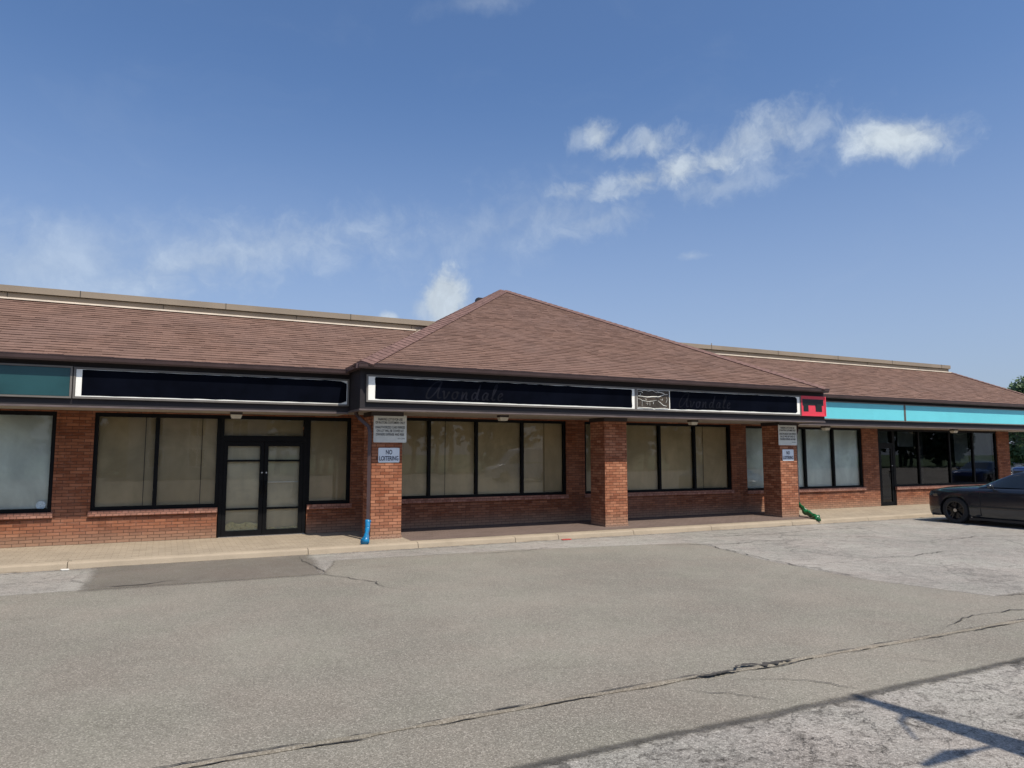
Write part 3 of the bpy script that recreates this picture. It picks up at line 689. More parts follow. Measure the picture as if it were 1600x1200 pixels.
# gutters
def gutter(x0, x1, y, z):
    pr = [(0, 0), (-.075, 0), (-.10, .03), (-.115, .085), (-.125, .10), (-.115, .105), (-.10, .09), (0, .09)]
    m = MB()
    for (p, q) in zip(pr, pr[1:] + pr[:1]): m.poly([(x0, y + p[0], z + p[1]), (x1, y + p[0], z + p[1]), (x1, y + q[0], z + q[1]), (x0, y + q[0], z + q[1])])
    m.poly([(x0, y + p[0], z + p[1]) for p in pr]); m.poly([(x1, y + p[0], z + p[1]) for p in pr][::-1]); return m
part(gutter(-15, 3.60, 15.62, 3.555), 'gutter', M['brown_metal']); part(gutter(17.32, 31.75, 15.62, 3.555), 'gutter', M['brown_metal'])
part(gutter(3.56, 17.36, 14.62, 3.60), 'gutter', M['brown_metal'])
part(MB().box(3.52, 3.64, 14.6, 15.6, 3.60, 3.70), 'gutter', M['brown_metal']); part(MB().box(17.30, 17.42, 14.6, 15.6, 3.60, 3.70), 'gutter', M['brown_metal'])
m = MB(); m.box(-15, 3.66, 15.58, 15.80, 3.60, 3.64); m.box(17.4, 31.6, 15.58, 15.8, 3.60, 3.64); m.box(3.64, 17.32, 14.60, 14.84, 3.66, 3.70); part(m, 'eave_board', M['fascia'])

# roofs: every course is a real lapped strip
def roof_face(m, P0, P1, Q0, Q1, lap=.016, course=.130):
    P0, P1, Q0, Q1 = map(Vector, (P0, P1, Q0, Q1)); e = (P1 - P0).normalized()
    pc = P0.lerp(P1, .5); qc = Q0.lerp(Q1, .5); up = (qc - pc); up = (up - up.dot(e) * e); L = up.length; up.normalize()
    nn = e.cross(up).normalized()
    if nn.z < 0: nn = -nn
    k = int(L / course)
    for i in range(k + 1):
        t0 = i * course / L; t1 = min(1, (i + 1) * course / L)
        if t1 <= t0: break
        a = P0.lerp(Q0, t0); b = P1.lerp(Q1, t0); c = P1.lerp(Q1, t1); d = P0.lerp(Q0, t1)
        uvf = lambda p: ((p - P0).dot(e), (p - P0).dot(up) + .0005)
        LL = (b - a).length; ss_ = [0.0]; xx = random.uniform(.05, .3)
        while xx < LL - .08: ss_.append(xx / LL); xx += random.choice((.12, .17, .2, .25, .33))
        ss_.append(1.0)
        for s0, s1 in zip(ss_, ss_[1:]):
            w0 = w1 = random.choice((.006, .008, .010, .012, .015)) * lap / .016
            a0 = a.lerp(b, s0); a1 = a.lerp(b, s1); d0 = d.lerp(c, s0); d1 = d.lerp(c, s1)
            uv = [uvf(a0), uvf(a1), uvf(d1), uvf(d0)]
            m.poly([a0 + nn * w0, a1 + nn * w1, d1, d0], uv)
            m.poly([a0 - nn * .004, a1 - nn * .004, a1 + nn * w1, a0 + nn * w0], [uv[0], uv[1], uv[1], uv[0]])
    return m
A = (10.46, 22.26, 7.56)
E0, E1, E2, E3 = (3.62, 14.6, 3.72), (17.30, 14.6, 3.72), (17.30, 29.9, 3.72), (3.62, 29.9, 3.72)
m = MB(); roof_face(m, E0, E1, A, A); roof_face(m, E1, E2, A, A); roof_face(m, E2, E3, A, A); roof_face(m, E3, E0, A, A)
proof = part(m, 'porch_roof', M['shingle'])
def hipcap(a, b, n1, n2, w=.27):
    a, b = Vector(a), Vector(b); d = (b - a); L = d.length; d.normalize(); m = MB(); k = int(L / .2)
    up = (Vector(n1).normalized() + Vector(n2).normalized()).normalized()
    s1 = Vector(n1).normalized().cross(d).normalized(); s2 = Vector(n2).normalized().cross(d).normalized()
    if s1.dot(Vector(n2) - Vector(n1)) > 0: s1 = -s1
    if s2.dot(Vector(n1) - Vector(n2)) > 0: s2 = -s2
    for i in range(k):
        p = a + d * (i * .2); q = a + d * min(L, (i + 1) * .2 + .02); h0 = .048; h1 = .036
        m.poly([p + up * h0, q + up * h1, q + s1 * w + Vector(n1).normalized() * .024, p + s1 * w + Vector(n1).normalized() * .034])
        m.poly([p + up * h0, q + up * h1, q + s2 * w + Vector(n2).normalized() * .024, p + s2 * w + Vector(n2).normalized() * .034])
        for n_, s_ in ((n1, s1), (n2, s2)):
            nn_ = Vector(n_).normalized(); m.poly([p + s_ * w + nn_ * .034, q + s_ * w + nn_ * .012, q + s_ * w - nn_ * .01, p + s_ * w - nn_ * .01])
        m.poly([p + up * h0, p + s1 * w + Vector(n1).normalized() * .034, p + s1 * w, p, p + s2 * w, p + s2 * w + Vector(n2).normalized() * .034])
    return m
nf = (0, -3.84, 7.66); nl = (-3.84, 0, 6.84); nr = (3.84, 0, 6.84); nb = (0, 3.84, 7.66)
part(hipcap(E0, A, nf, nl), 'hip_cap', M['ridge'], proof); part(hipcap(E1, A, nf, nr), 'hip_cap', M['ridge'], proof)
part(hipcap(E3, A, nb, nl), 'hip_cap', M['ridge'], proof); part(hipcap(E2, A, nb, nr), 'hip_cap', M['ridge'], proof)
m = MB(); roof_face(m, (-15, 15.6, 3.67), (10.4, 15.6, 3.67), (-15, 18.26, 5.14), (10.4, 18.26, 5.14)); part(m, 'wing_roof', M['shingle'])
m = MB(); roof_face(m, (10.4, 15.6, 3.67), (31.62, 15.6, 3.67), (10.4, 18.26, 5.14), (28.96, 18.26, 5.14))
roof_face(m, (31.62, 15.6, 3.67), (31.62, 30, 3.67), (28.96, 18.26, 5.14), (28.96, 27.4, 5.14)); wroof = part(m, 'wing_roof', M['shingle'])
part(hipcap((31.62, 15.6, 3.67), (28.96, 18.26, 5.14), (0, -1.47, 2.66), (1.47, 0, 2.66), .12), 'hip_cap', M['ridge'], wroof)
# parapet behind the sloping roof
m = MB(); m.box(-15, 28.93, 18.30, 18.5, 4.9, 5.285); m.box(28.73, 28.93, 18.5, 28, 4.9, 5.285); m.box(-15, 28.73, 27.8, 28, 4.9, 5.285); par = part(m, 'parapet', M['tan_metal'])
m = MB(); m.box(-15, 28.97, 18.235, 18.54, 5.297, 5.435); m.box(28.67, 28.97, 18.54, 28, 5.297, 5.435); part(m, 'parapet_cap', M['tan_metal'], par, bevel=.006)
m = MB(); m.box(-15, 28.95, 18.26, 18.30, 5.284, 5.297)
x = -13.9
while x < 28.8:
    m.box(x, x + .014, 18.230, 18.3, 5.296, 5.44); m.box(x - 1.35, x - 1.34, 18.294, 18.31, 5.13, 5.285); x += 3.02
part(m, 'parapet_seam', M['seam'], par)
m = MB(); m.box(-15, 5.98, 18.17, 18.294, 5.125, 5.158); m.box(14.7, 28.9, 18.17, 18.294, 5.125, 5.158); part(m, 'roof_flashing', M['cream'], par)
m = MB(); m.box(-15, 28.7, 18.5, 27.9, 4.85, 4.9); part(m, 'flat_roof', M['pvc'])
m = MB(); vb0 = Vector((3.60, 15.6, 3.70)); vb1 = Vector((6.12, 18.22, 5.16)); m.tube([vb0, vb1], .014, 5); part(m, 'valley_flashing', M['cream'])
m = MB(); m.tube([(16.45, 18.4, 5.43), (16.45, 18.4, 5.53)], .015, 8); part(m, 'vent_pipe', M['tan_metal'], par)
# roof vent near the peak
m = MB(); m.box(9.70, 9.92, 22.6, 22.82, 7.10, 7.285); m.box(9.66, 9.72, 22.62, 22.80, 7.12, 7.24); part(m, 'roof_vent', M['lamp_cap'], proof, bevel=.02)

# downspouts
def crumple(mb, amp, sc, seed):
    mb.v = [tuple(Vector(v) + noise.noise_vector(Vector(v) * sc + Vector((seed, 0, 0))) * amp + noise.noise_vector(Vector(v) * sc * 2.7 + Vector((0, seed, 0))) * amp * .5) for v in mb.v]; return mb
def dense(pts, rad, k=5):
    P, Q = [], []
    for i in range(len(pts) - 1):
        for j in range(k): P.append(tuple(Vector(pts[i]).lerp(Vector(pts[i + 1]), j / k))); Q.append(rad[i] + (rad[i + 1] - rad[i]) * j / k)
    return P + [pts[-1]], Q + [rad[-1]]
def spout(pts, w, name='downspout'):
    m = MB(); m.tube(pts, w, 4); return m
ds = part(spout([(3.80, 15.66, 3.58), (3.80, 15.66, 2.70), (3.85, 15.55, 2.60), (4.02, 15.40, 2.42), (4.035, 15.36, 2.3), (4.03, 15.34, .38)], .048), 'downspout', M['brown_metal'])
P_, Q_ = dense([(4.03, 15.34, .40), (4.0, 15.28, .22), (3.94, 15.10, .13), (3.87, 14.88, .07), (3.83, 14.76, .045), (3.80, 14.70, .03)], [.062, .055, .045, .06, .085, .09]); m = crumple(MB().tube(P_, Q_, 14), .014, 9, 1); m.tube([(4.03, 15.34, .36), (4.03, 15.34, .39)], .066, 12); e_ = part(m, 'downspout_elbow', M['blue_plastic'], ds, smooth=True); e_['label'] = 'bright blue flared plastic elbow'
ds2 = part(spout([(17.30, 15.70, 3.58), (17.30, 15.70, 2.70), (17.22, 15.60, 2.55), (17.03, 15.5, 2.40), (17.02, 15.5, 2.2), (17.02, 15.5, .35)], .045), 'downspout', M['brown_metal'])
P_, Q_ = dense([(17.02, 15.5, .36), (17.03, 15.36, .22), (17.0, 15.2, .12), (16.93, 15.0, .08), (16.85, 14.8, .05), (16.76, 14.62, .015), (16.72, 14.52, -.05)], [.05, .06, .075, .075, .06, .08, .055]); m = crumple(MB().tube(P_, Q_, 14), .045, 7, 4); e_ = part(m, 'downspout_elbow', M['green_plastic'], ds2, smooth=True); e_['label'] = 'crumpled green plastic downspout sleeve'

# ------------------------------------------------------------------ soffit lights
def lamp(x, y, z, label):
    t = empty('soffit_light', (x, y, z)); tag(t, label, 'light', 'box lights under the soffit')
    MB().box(-.12, .12, -.09, .09, -.055, -.001).build('housing', M['lamp_cap'], t, bevel=.006)
    m = MB(); a, b = .115, .09
    m.poly([(-a, -.085, -.055), (a, -.085, -.055), (b, -.065, -.135), (-b, -.065, -.135)]); m.poly([(a, .085, -.055), (-a, .085, -.055), (-b, .065, -.135), (b, .065, -.135)])
    m.poly([(-a, .085, -.055), (-a, -.085, -.055), (-b, -.065, -.135), (-b, .065, -.135)]); m.poly([(a, -.085, -.055), (a, .085, -.055), (b, .065, -.135), (b, -.065, -.135)])
    m.poly([(-b, -.065, -.135), (b, -.065, -.135), (b, .065, -.135), (-b, .065, -.135)]); m.build('lens', M['lamp_lens'], t)
for a in ((1.37, 16.3, 2.712, 'soffit box light above the brown-papered double door'), (7.36, 15.6, 2.755, 'soffit box light between the left and middle brick pillars'),
          (13.2, 15.6, 2.755, 'soffit box light between the middle and right brick pillars'), (19.25, 16.3, 2.712, 'soffit box light under the first turquoise sign'),
          (25.86, 16.3, 2.712, 'soffit box light above the dark shop window at the right')): lamp(*a)

# ------------------------------------------------------------------ long signs on the fascia
def rag_panel(x0, x1, z0, z1, y, seed, step=.18, amp=.02):
    top = []; bot = []; x = x0
    while x < x1:
        s = .5 + .5 * noise.noise(Vector((x * .35, seed, 0))); top.append((x, y, z1 - max(0, amp * (1.3 * s - .35) + amp * .5 * noise.noise(Vector((x * 5, seed, 2)))))); 
        s2 = .5 + .5 * noise.noise(Vector((x * .4, seed, 9))); bot.append((x, y, z0 + max(0, amp * (1.9 * s2 - .1) + amp * .5 * noise.noise(Vector((x * 4, seed, 5)))))); x += step * random.uniform(.5, 1.2)
    right = [(x1 + .012 * noise.noise(Vector((z, seed, 1))) * 2, y, z0 + (z1 - z0) * z) for z in (.12, .3, .32, .5, .7, .72, .88)]
    left = [(x0 + .018 * noise.noise(Vector((z * 3, seed, 7))) * 2, y, z0 + (z1 - z0) * z) for z in (.9, .72, .7, .55, .35, .33, .1)]
    m = MB(); n_ = min(len(top), len(bot))
    for i in range(n_ - 1): m.poly([bot[i], bot[i + 1], top[i + 1], top[i]])
    m.poly([bot[n_ - 1]] + right + [top[n_ - 1]]); m.poly([top[0]] + left + [bot[0]])
    return m
def sign_box(name, x0, x1, z0, z1, yf, label, cat='sign', group=None, bars=(), fw=.034, fmat='sign_frame'):
    t = empty(name, (0, 0, 0)); t.location = ((x0 + x1) / 2, yf, z0); tag(t, label, cat, group); t['off'] = 0
    cx = (x0 + x1) / 2; m = MB(); y0, y1 = -.06, -.002
    def bx(a, b, c, d): m.box(a - cx, b - cx, y0, y1, c - z0, d - z0)
    bx(x0, x1, z0, z0 + fw); bx(x0, x1, z1 - fw, z1); bx(x0, x0 + fw, z0 + fw, z1 - fw); bx(x1 - fw, x1, z0 + fw, z1 - fw)
    for b in bars: bx(b - fw / 2, b + fw / 2, z0 + fw, z1 - fw)
    m.build('frame', M[fmat], t, bevel=.003); del t['off']
    return t
def shift(mb, t):
    l = t.location; mb.v = [(v[0] - l.x, v[1] - l.y, v[2] - l.z) for v in mb.v]; return mb
# left wing
t = sign_box('shop_sign', -7.2, -1.61, 2.87, 3.48, 15.75, 'blank dark teal sign board at the far left of the fascia')
shift(MB().box(-7.16, -1.65, 15.70, 15.748, 2.91, 3.44), t).build('panel', M['teal'], t)
t = sign_box('shop_sign', -1.59, 3.64, 2.87, 3.47, 15.75, 'long white sign board painted over black, above the papered double door')
shift(MB().box(-1.55, 3.60, 15.70, 15.748, 2.91, 3.43), t).build('panel', M['white_panel'], t)
shift(rag_panel(-1.45, 3.585, 2.915, 3.43, 15.698, 2, amp=.018), t).build('black_paint', M['black_paint'], t)

# script lettering: strokes drawn as flat ribbons
GL = {
 'A': [[(.95, 1.0), (.80, 1.06), (.55, .98), (.28, .72), (.10, .40), (.05, .12), (.14, 0), (.32, .05), (.55, .30), (.78, .66), (.92, 1.0), (.80, .55), (.76, .20), (.84, .03), (1.0, .08)]],
 'v': [[(0, .42), (.08, .46), (.12, .30), (.14, .08), (.20, .02), (.32, .18), (.40, .42), (.44, .36)]],
 'o': [[(.30, .45), (.12, .40), (.04, .20), (.12, .02), (.28, .04), (.38, .24), (.32, .44), (.46, .38)]],
 'n': [[(.05, .44), (.02, 0), (.14, .28), (.26, .44), (.32, .36), (.30, .06), (.40, .02)]],
 'd': [[(.34, .40), (.18, .44), (.05, .26), (.06, .04), (.18, .02), (.34, .26), (.52, .95), (.40, .30), (.40, .04), (.50, .04)]],
 'a': [[(.36, .40), (.20, .45), (.05, .24), (.08, .02), (.22, .05), (.38, .42), (.34, .08), (.44, .03)]],
 'l': [[(.02, .10), (.20, .45), (.34, .90), (.26, .98), (.14, .60), (.10, .12), (.18, .0), (.28, .08)]],
 'e': [[(.04, .18), (.24, .28), (.30, .40), (.20, .46), (.06, .30), (.06, .06), (.20, .0), (.34, .12)]]}
def script(word, x0, z0, h, y, widths, slant=.12, w=.028, fade=0):
    m = MB(); x = x0
    for ch, wd in zip(word, widths):
        for st in GL[ch]:
            P = []
            for i in range(len(st) - 1):
                p0 = Vector(st[max(i - 1, 0)]); p1 = Vector(st[i]); p2 = Vector(st[i + 1]); p3 = Vector(st[min(i + 2, len(st) - 1)])
                for k in range(5):
                    t = k / 5; P.append(.5 * ((2 * p1) + (p2 - p0) * t + (2 * p0 - 5 * p1 + 4 * p2 - p3) * t * t + (3 * p1 - p0 - 3 * p2 + p3) * t ** 3))
            P.append(Vector(st[-1])); Q = [Vector((x + (p.x * 1.0 + slant * p.y) * h * 1.0, z0 + p.y * h)) for p in P]
            for i in range(len(Q) - 1):
                d = (Q[i + 1] - Q[i]); 
                if d.length < 1e-5: continue
                ang = atan2(d.y, d.x); ww = w * (.55 + .6 * abs(sin(ang - .5))); nn = Vector((-d.y, d.x)).normalized() * ww / 2; e = d.normalized() * ww * .25
                m.poly([(Q[i].x - nn.x - e.x, y, Q[i].y - nn.y - e.y), (Q[i + 1].x - nn.x + e.x, y, Q[i + 1].y - nn.y + e.y), (Q[i + 1].x + nn.x + e.x, y, Q[i + 1].y + nn.y + e.y), (Q[i].x + nn.x - e.x, y, Q[i].y + nn.y - e.y)])
        x += wd * h
    # stack the overlapping strokes a hair apart so no two faces share a plane
    k = 0
    for f in m.f:
        for vi in f: v = m.v[vi]; m.v[vi] = (v[0], v[1] - k * 2e-5, v[2])
        k += 1
    return m
WD = (1.05, .62, .66, .66, .72, .62, .46, .5)
t = sign_box('shop_sign', 3.78, 10.66, 2.91, 3.49, 14.78, 'long black painted-over sign with ghost script between the left and middle pillars')
shift(MB().box(3.82, 10.62, 14.73, 14.778, 2.95, 3.45), t).build('panel', M['white_panel'], t)
shift(rag_panel(3.97, 10.55, 2.955, 3.45, 14.728, 11, amp=.022), t).build('black_paint', M['black_paint'], t)
shift(script('Avondale', 5.08, 3.03, .36, 14.7265, WD, w=.036), t).build('lettering', M['ghost'], t)
t = sign_box('shop_sign', 10.66, 16.42, 2.91, 3.49, 14.78, 'black painted-over sign with a peeled brown end panel and faint ghost script')
shift(MB().box(10.70, 16.38, 14.73, 14.778, 2.95, 3.45), t).build('panel', M['white_panel'], t)
shift(rag_panel(11.73, 16.28, 2.958, 3.45, 14.728, 23, amp=.022), t).build('black_paint', M['black_paint'], t)
shift(script('Avondale', 12.0, 3.04, .34, 14.7265, WD, w=.034), t).build('lettering', M['ghost'], t)
M['brown_panel'] = simple('peeled_brown_panel', (.045, .033, .022), .75, .6, 9, bumpy=.8)
shift(MB().box(10.71, 11.70, 14.722, 14.7285, 2.985, 3.44), t).build('peeled_patch', M['brown_panel'], t)
m = MB()
def line3(pts, w):
    P = []
    for i in range(len(pts) - 1):
        for k in range(5): q = Vector(pts[i]).lerp(Vector(pts[i + 1]), k / 5); P.append((q.x, 14.719, q.y + .006 * noise.noise(Vector((q.x * 30, q.y * 30, 0)))))
    P.append((pts[-1][0], 14.719, pts[-1][1])); n_ = len(P)
    m.tube(P, [w * (.35 + .65 * abs(sin(pi * (i + .5) / n_))) * (1 + .4 * noise.noise(Vector((i * .7, w * 99, 0)))) for i in range(n_)], 5)
def q(u, v): return (10.71 + .98 * u, 3.44 - .455 * v)
for pts, w in (([q(0, .1), q(.1, .08), q(.2, .02), q(.35, .05), q(.45, .0), q(.6, .12), q(.72, .1)], .007), ([q(.1, .08), q(.16, .18)], .006), ([q(0, .35), q(.15, .37), q(.3, .4), q(.5, .36), q(.66, .36), q(.75, .3), q(.85, .22)], .012),
               ([q(.6, .04), q(.7, .10), q(.8, .13), q(.88, .22), q(.96, .2)], .009), ([q(.06, .35), q(.1, .2)], .005), ([q(0, .5), q(.08, .52), q(.14, .6), q(.3, .64), q(.45, .62), q(.6, .55)], .006),
               ([q(.64, .58), q(.74, .72), q(.82, .84), q(.92, .87)], .010), ([q(.38, .63), q(.38, .88)], .004), ([q(.14, .62), q(.13, .95)], .003), ([q(.5, .68), q(.48, .78)], .005), ([q(.25, .75), q(.32, .72), q(.3, .85)], .003),
               ([q(.0, .99), q(.3, 1.0), q(.5, 1.02)], .010), ([q(.55, 1.02), q(.75, 1.0), q(.97, 1.0)], .008), ([q(.92, .35), q(.94, .5), q(.9, .7)], .003), ([q(.72, .48), q(.78, .55), q(.8, .45)], .004), ([q(.2, .45), q(.28, .52), q(.24, .56)], .003)):
    line3(pts, w)
shift(m, t).build('torn_edge', M['white_panel'], t)
t = sign_box('shop_sign', 16.44, 17.44, 2.91, 3.49, 14.78, 'small coral red sign with a black blocky shape at the porch corner', fmat='red', fw=.035)
shift(MB().box(16.475, 17.405, 14.735, 14.778, 2.945, 3.455), t).build('panel', M['red'], t)
X0 = 16.44; zt = 3.49
pg = [(16.49, 3.40), (17.35, 3.40), (17.35, 3.22), (17.28, 3.22), (17.28, 3.04), (17.02, 3.04), (17.02, 3.22), (16.73, 3.22), (16.73, 3.04), (16.53, 3.04), (16.53, 3.20), (16.49, 3.22)]
shift(MB().poly([(a, 14.732, b) for a, b in pg]), t).build('black_shape', simple('black_tape', (.006, .010, .009), .5), t)
# right wing
t = sign_box('shop_sign', 17.46, 22.33, 2.89, 3.475, 15.75, 'blank turquoise sign next to the coral red sign')
shift(MB().box(17.49, 22.29, 15.70, 15.748, 2.925, 3.44), t).build('panel', M['cyan'], t)
t = sign_box('shop_sign', 22.35, 31.2, 2.89, 3.475, 15.75, 'longest blank turquoise sign at the right end of the plaza', bars=())
shift(MB().box(22.39, 31.16, 15.70, 15.748, 2.925, 3.44), t).build('panel', M['cyan'], t)

# ------------------------------------------------------------------ notice plates on the pillars
def plate(x0, x1, z0, z1, y, mat, r=.02):
    m = MB(); pts = []
    for cx, cz, a0 in ((x1 - r, z1 - r, 0), (x0 + r, z1 - r, pi / 2), (x0 + r, z0 + r, pi), (x1 - r, z0 + r, 1.5 * pi)):
        for k in range(5): a = a0 + k * pi / 8; pts.append((cx + r * cos(a), cz + r * sin(a)))
    m.poly([(a, y - .004, b) for a, b in pts[::-1]][::-1]); n_ = len(pts)
    for i in range(n_): a, b = pts[i], pts[(i + 1) % n_]; m.poly([(a[0], y - .004, a[1]), (b[0], y - .004, b[1]), (b[0], y, b[1]), (a[0], y, a[1])])
    return m
def notice(x0, x1, z0, z1, label):
    y = 15.412; w = x1 - x0; h = z1 - z0; cx = (x0 + x1) / 2
    t = empty('notice_sign', (cx, y, z0)); tag(t, label, 'sign', 'parking notices on the porch pillars')
    shift(plate(x0, x1, z0, z1, y, None), t).build('plate', M['sign_white'], t)
    for body, v, wd, sz in (('PARKING LOT IS FOR USE', .80, .74, .085), ('OF IN-STORE CUSTOMERS ONLY', .68, .90, .085), ('UNAUTHORIZED CARS PARKED', .51, .90, .085), ('ON LOT WILL BE TOWED AT', .38, .82, .085), ('OWNERS EXPENSE AND RISK', .25, .86, .085)):
        text_mesh(body, sz * .9 * h / .6, (0, -.0065, v * h), M['ink'], t, width=wd * w, extrude=.0008, offset=.0009)
    text_mesh('BY-LAW', .036, (.34 * w, -.0065, .12 * h), M['ink'], t, width=.16, extrude=.0008)
    for a in (-.46, .46):
        for b in (.04, .96): MB().tube([(a * w, -.004, b * h), (a * w, -.008, b * h)], .007, 8).build('screw', M['steel'], t)
def loiter(x0, x1, z0, z1, label):
    y = 15.412; w = x1 - x0; h = z1 - z0; cx = (x0 + x1) / 2
    t = empty('notice_sign', (cx, y, z0)); tag(t, label, 'sign', 'no loitering plates on the porch pillars')
    shift(plate(x0, x1, z0, z1, y, None), t).build('plate', M['sign_white2'], t)
    text_mesh('NO', .135, (0, -.0065, .56 * h), M['ink_blue'], t, width=.30 * w, extrude=.0008, offset=.003); text_mesh('LOITERING', .135, (0, -.0065, .14 * h), M['ink_blue'], t, width=.90 * w, extrude=.0008, offset=.003)
    for a, b in ((-.44, .07), (.44, .93)): MB().tube([(a * w, -.004, b * h), (a * w, -.008, b * h)], .006, 8).build('screw', M['steel'], t)
notice(4.13, 4.88, 2.075, 2.68, 'cream parking notice at the top of the left brick pillar')
loiter(4.245, 4.725, 1.635, 1.955, 'white NO LOITERING plate on the left brick pillar')
notice(16.22, 16.96, 2.075, 2.68, 'cream parking notice at the top of the right brick pillar')
loiter(16.355, 16.805, 1.62, 1.95, 'white NO LOITERING plate on the right brick pillar')

# ------------------------------------------------------------------ cars
def cr(P, t):
    n_ = len(P) - 1; s = min(max(t * n_, 0), n_ - 1e-6); i = int(s); f = s - i
    p0, p1, p2, p3 = P[max(i - 1, 0)], P[i], P[i + 1], P[min(i + 2, n_)]
    return [.5 * (2 * b + (c - a) * f + (2 * a - 5 * b + 4 * c - d) * f * f + (3 * b - a - 3 * c + d) * f ** 3) for a, b, c, d in zip(p0, p1, p2, p3)]
def wheel(parent, x, y, r, side, w=.24):
    t = MB(); n_ = 40; pr = [(-w / 2, r * .70), (-w / 2, r * .93), (-w / 2 + .03, r), (w / 2 - .03, r), (w / 2, r * .93), (w / 2, r * .70)]
    for i in range(n_):
        a0, a1 = 2 * pi * i / n_, 2 * pi * (i + 1) / n_
        for (p, q_) in zip(pr, pr[1:]):
            t.poly([(x + p[0], y + p[1] * cos(a0), r + p[1] * sin(a0)), (x + p[0], y + p[1] * cos(a1), r + p[1] * sin(a1)), (x + q_[0], y + q_[1] * cos(a1), r + q_[1] * sin(a1)), (x + q_[0], y + q_[1] * cos(a0), r + q_[1] * sin(a0))])
    o = t.build('wheel', M['tyre'], parent, smooth=True)
    m = MB(); xo = x + side * (w / 2 - .015); xi = x + side * (w / 2 - .09)
    for i in range(n_):
        a0, a1 = 2 * pi * i / n_, 2 * pi * (i + 1) / n_
        for (xa, ra), (xb, rb) in (((xo + side * .01, r * .71), (xo, r * .64)), ((xo, r * .64), (xi, r * .60)), ((xi, r * .60), (xi, 0.02))):
            m.poly([(xa, y + ra * cos(a0), r + ra * sin(a0)), (xa, y + ra * cos(a1), r + ra * sin(a1)), (xb, y + rb * cos(a1), r + rb * sin(a1)), (xb, y + rb * cos(a0), r + rb * sin(a0))])
    for k in range(5):
        for da in (-.17, .17):
            a = 2 * pi * k / 5 + .3; b = a + da; wd = .022
            c0 = Vector((0, cos(a) * r * .10, sin(a) * r * .10)); c1 = Vector((0, cos(b) * r * .66, sin(b) * r * .66)); d = (c1 - c0).normalized(); nn = Vector((0, -d.z, d.y)) * wd
            base = Vector((xo - side * .006, y, r)); bk = Vector((-side * .03, 0, 0))
            p = [base + c0 - nn, base + c1 - nn * .8, base + c1 + nn * .8, base + c0 + nn]
            m.poly(p); 
            for i in range(4): m.poly([p[i], p[(i + 1) % 4], p[(i + 1) % 4] + bk, p[i] + bk])
    m.build('rim', M['rim'], o); h = MB(); h.tube([(xo - side * .05, y, r), (xo + side * .004, y, r)], r * .13, 14); h.build('hub', M['steel'], o)
    return o
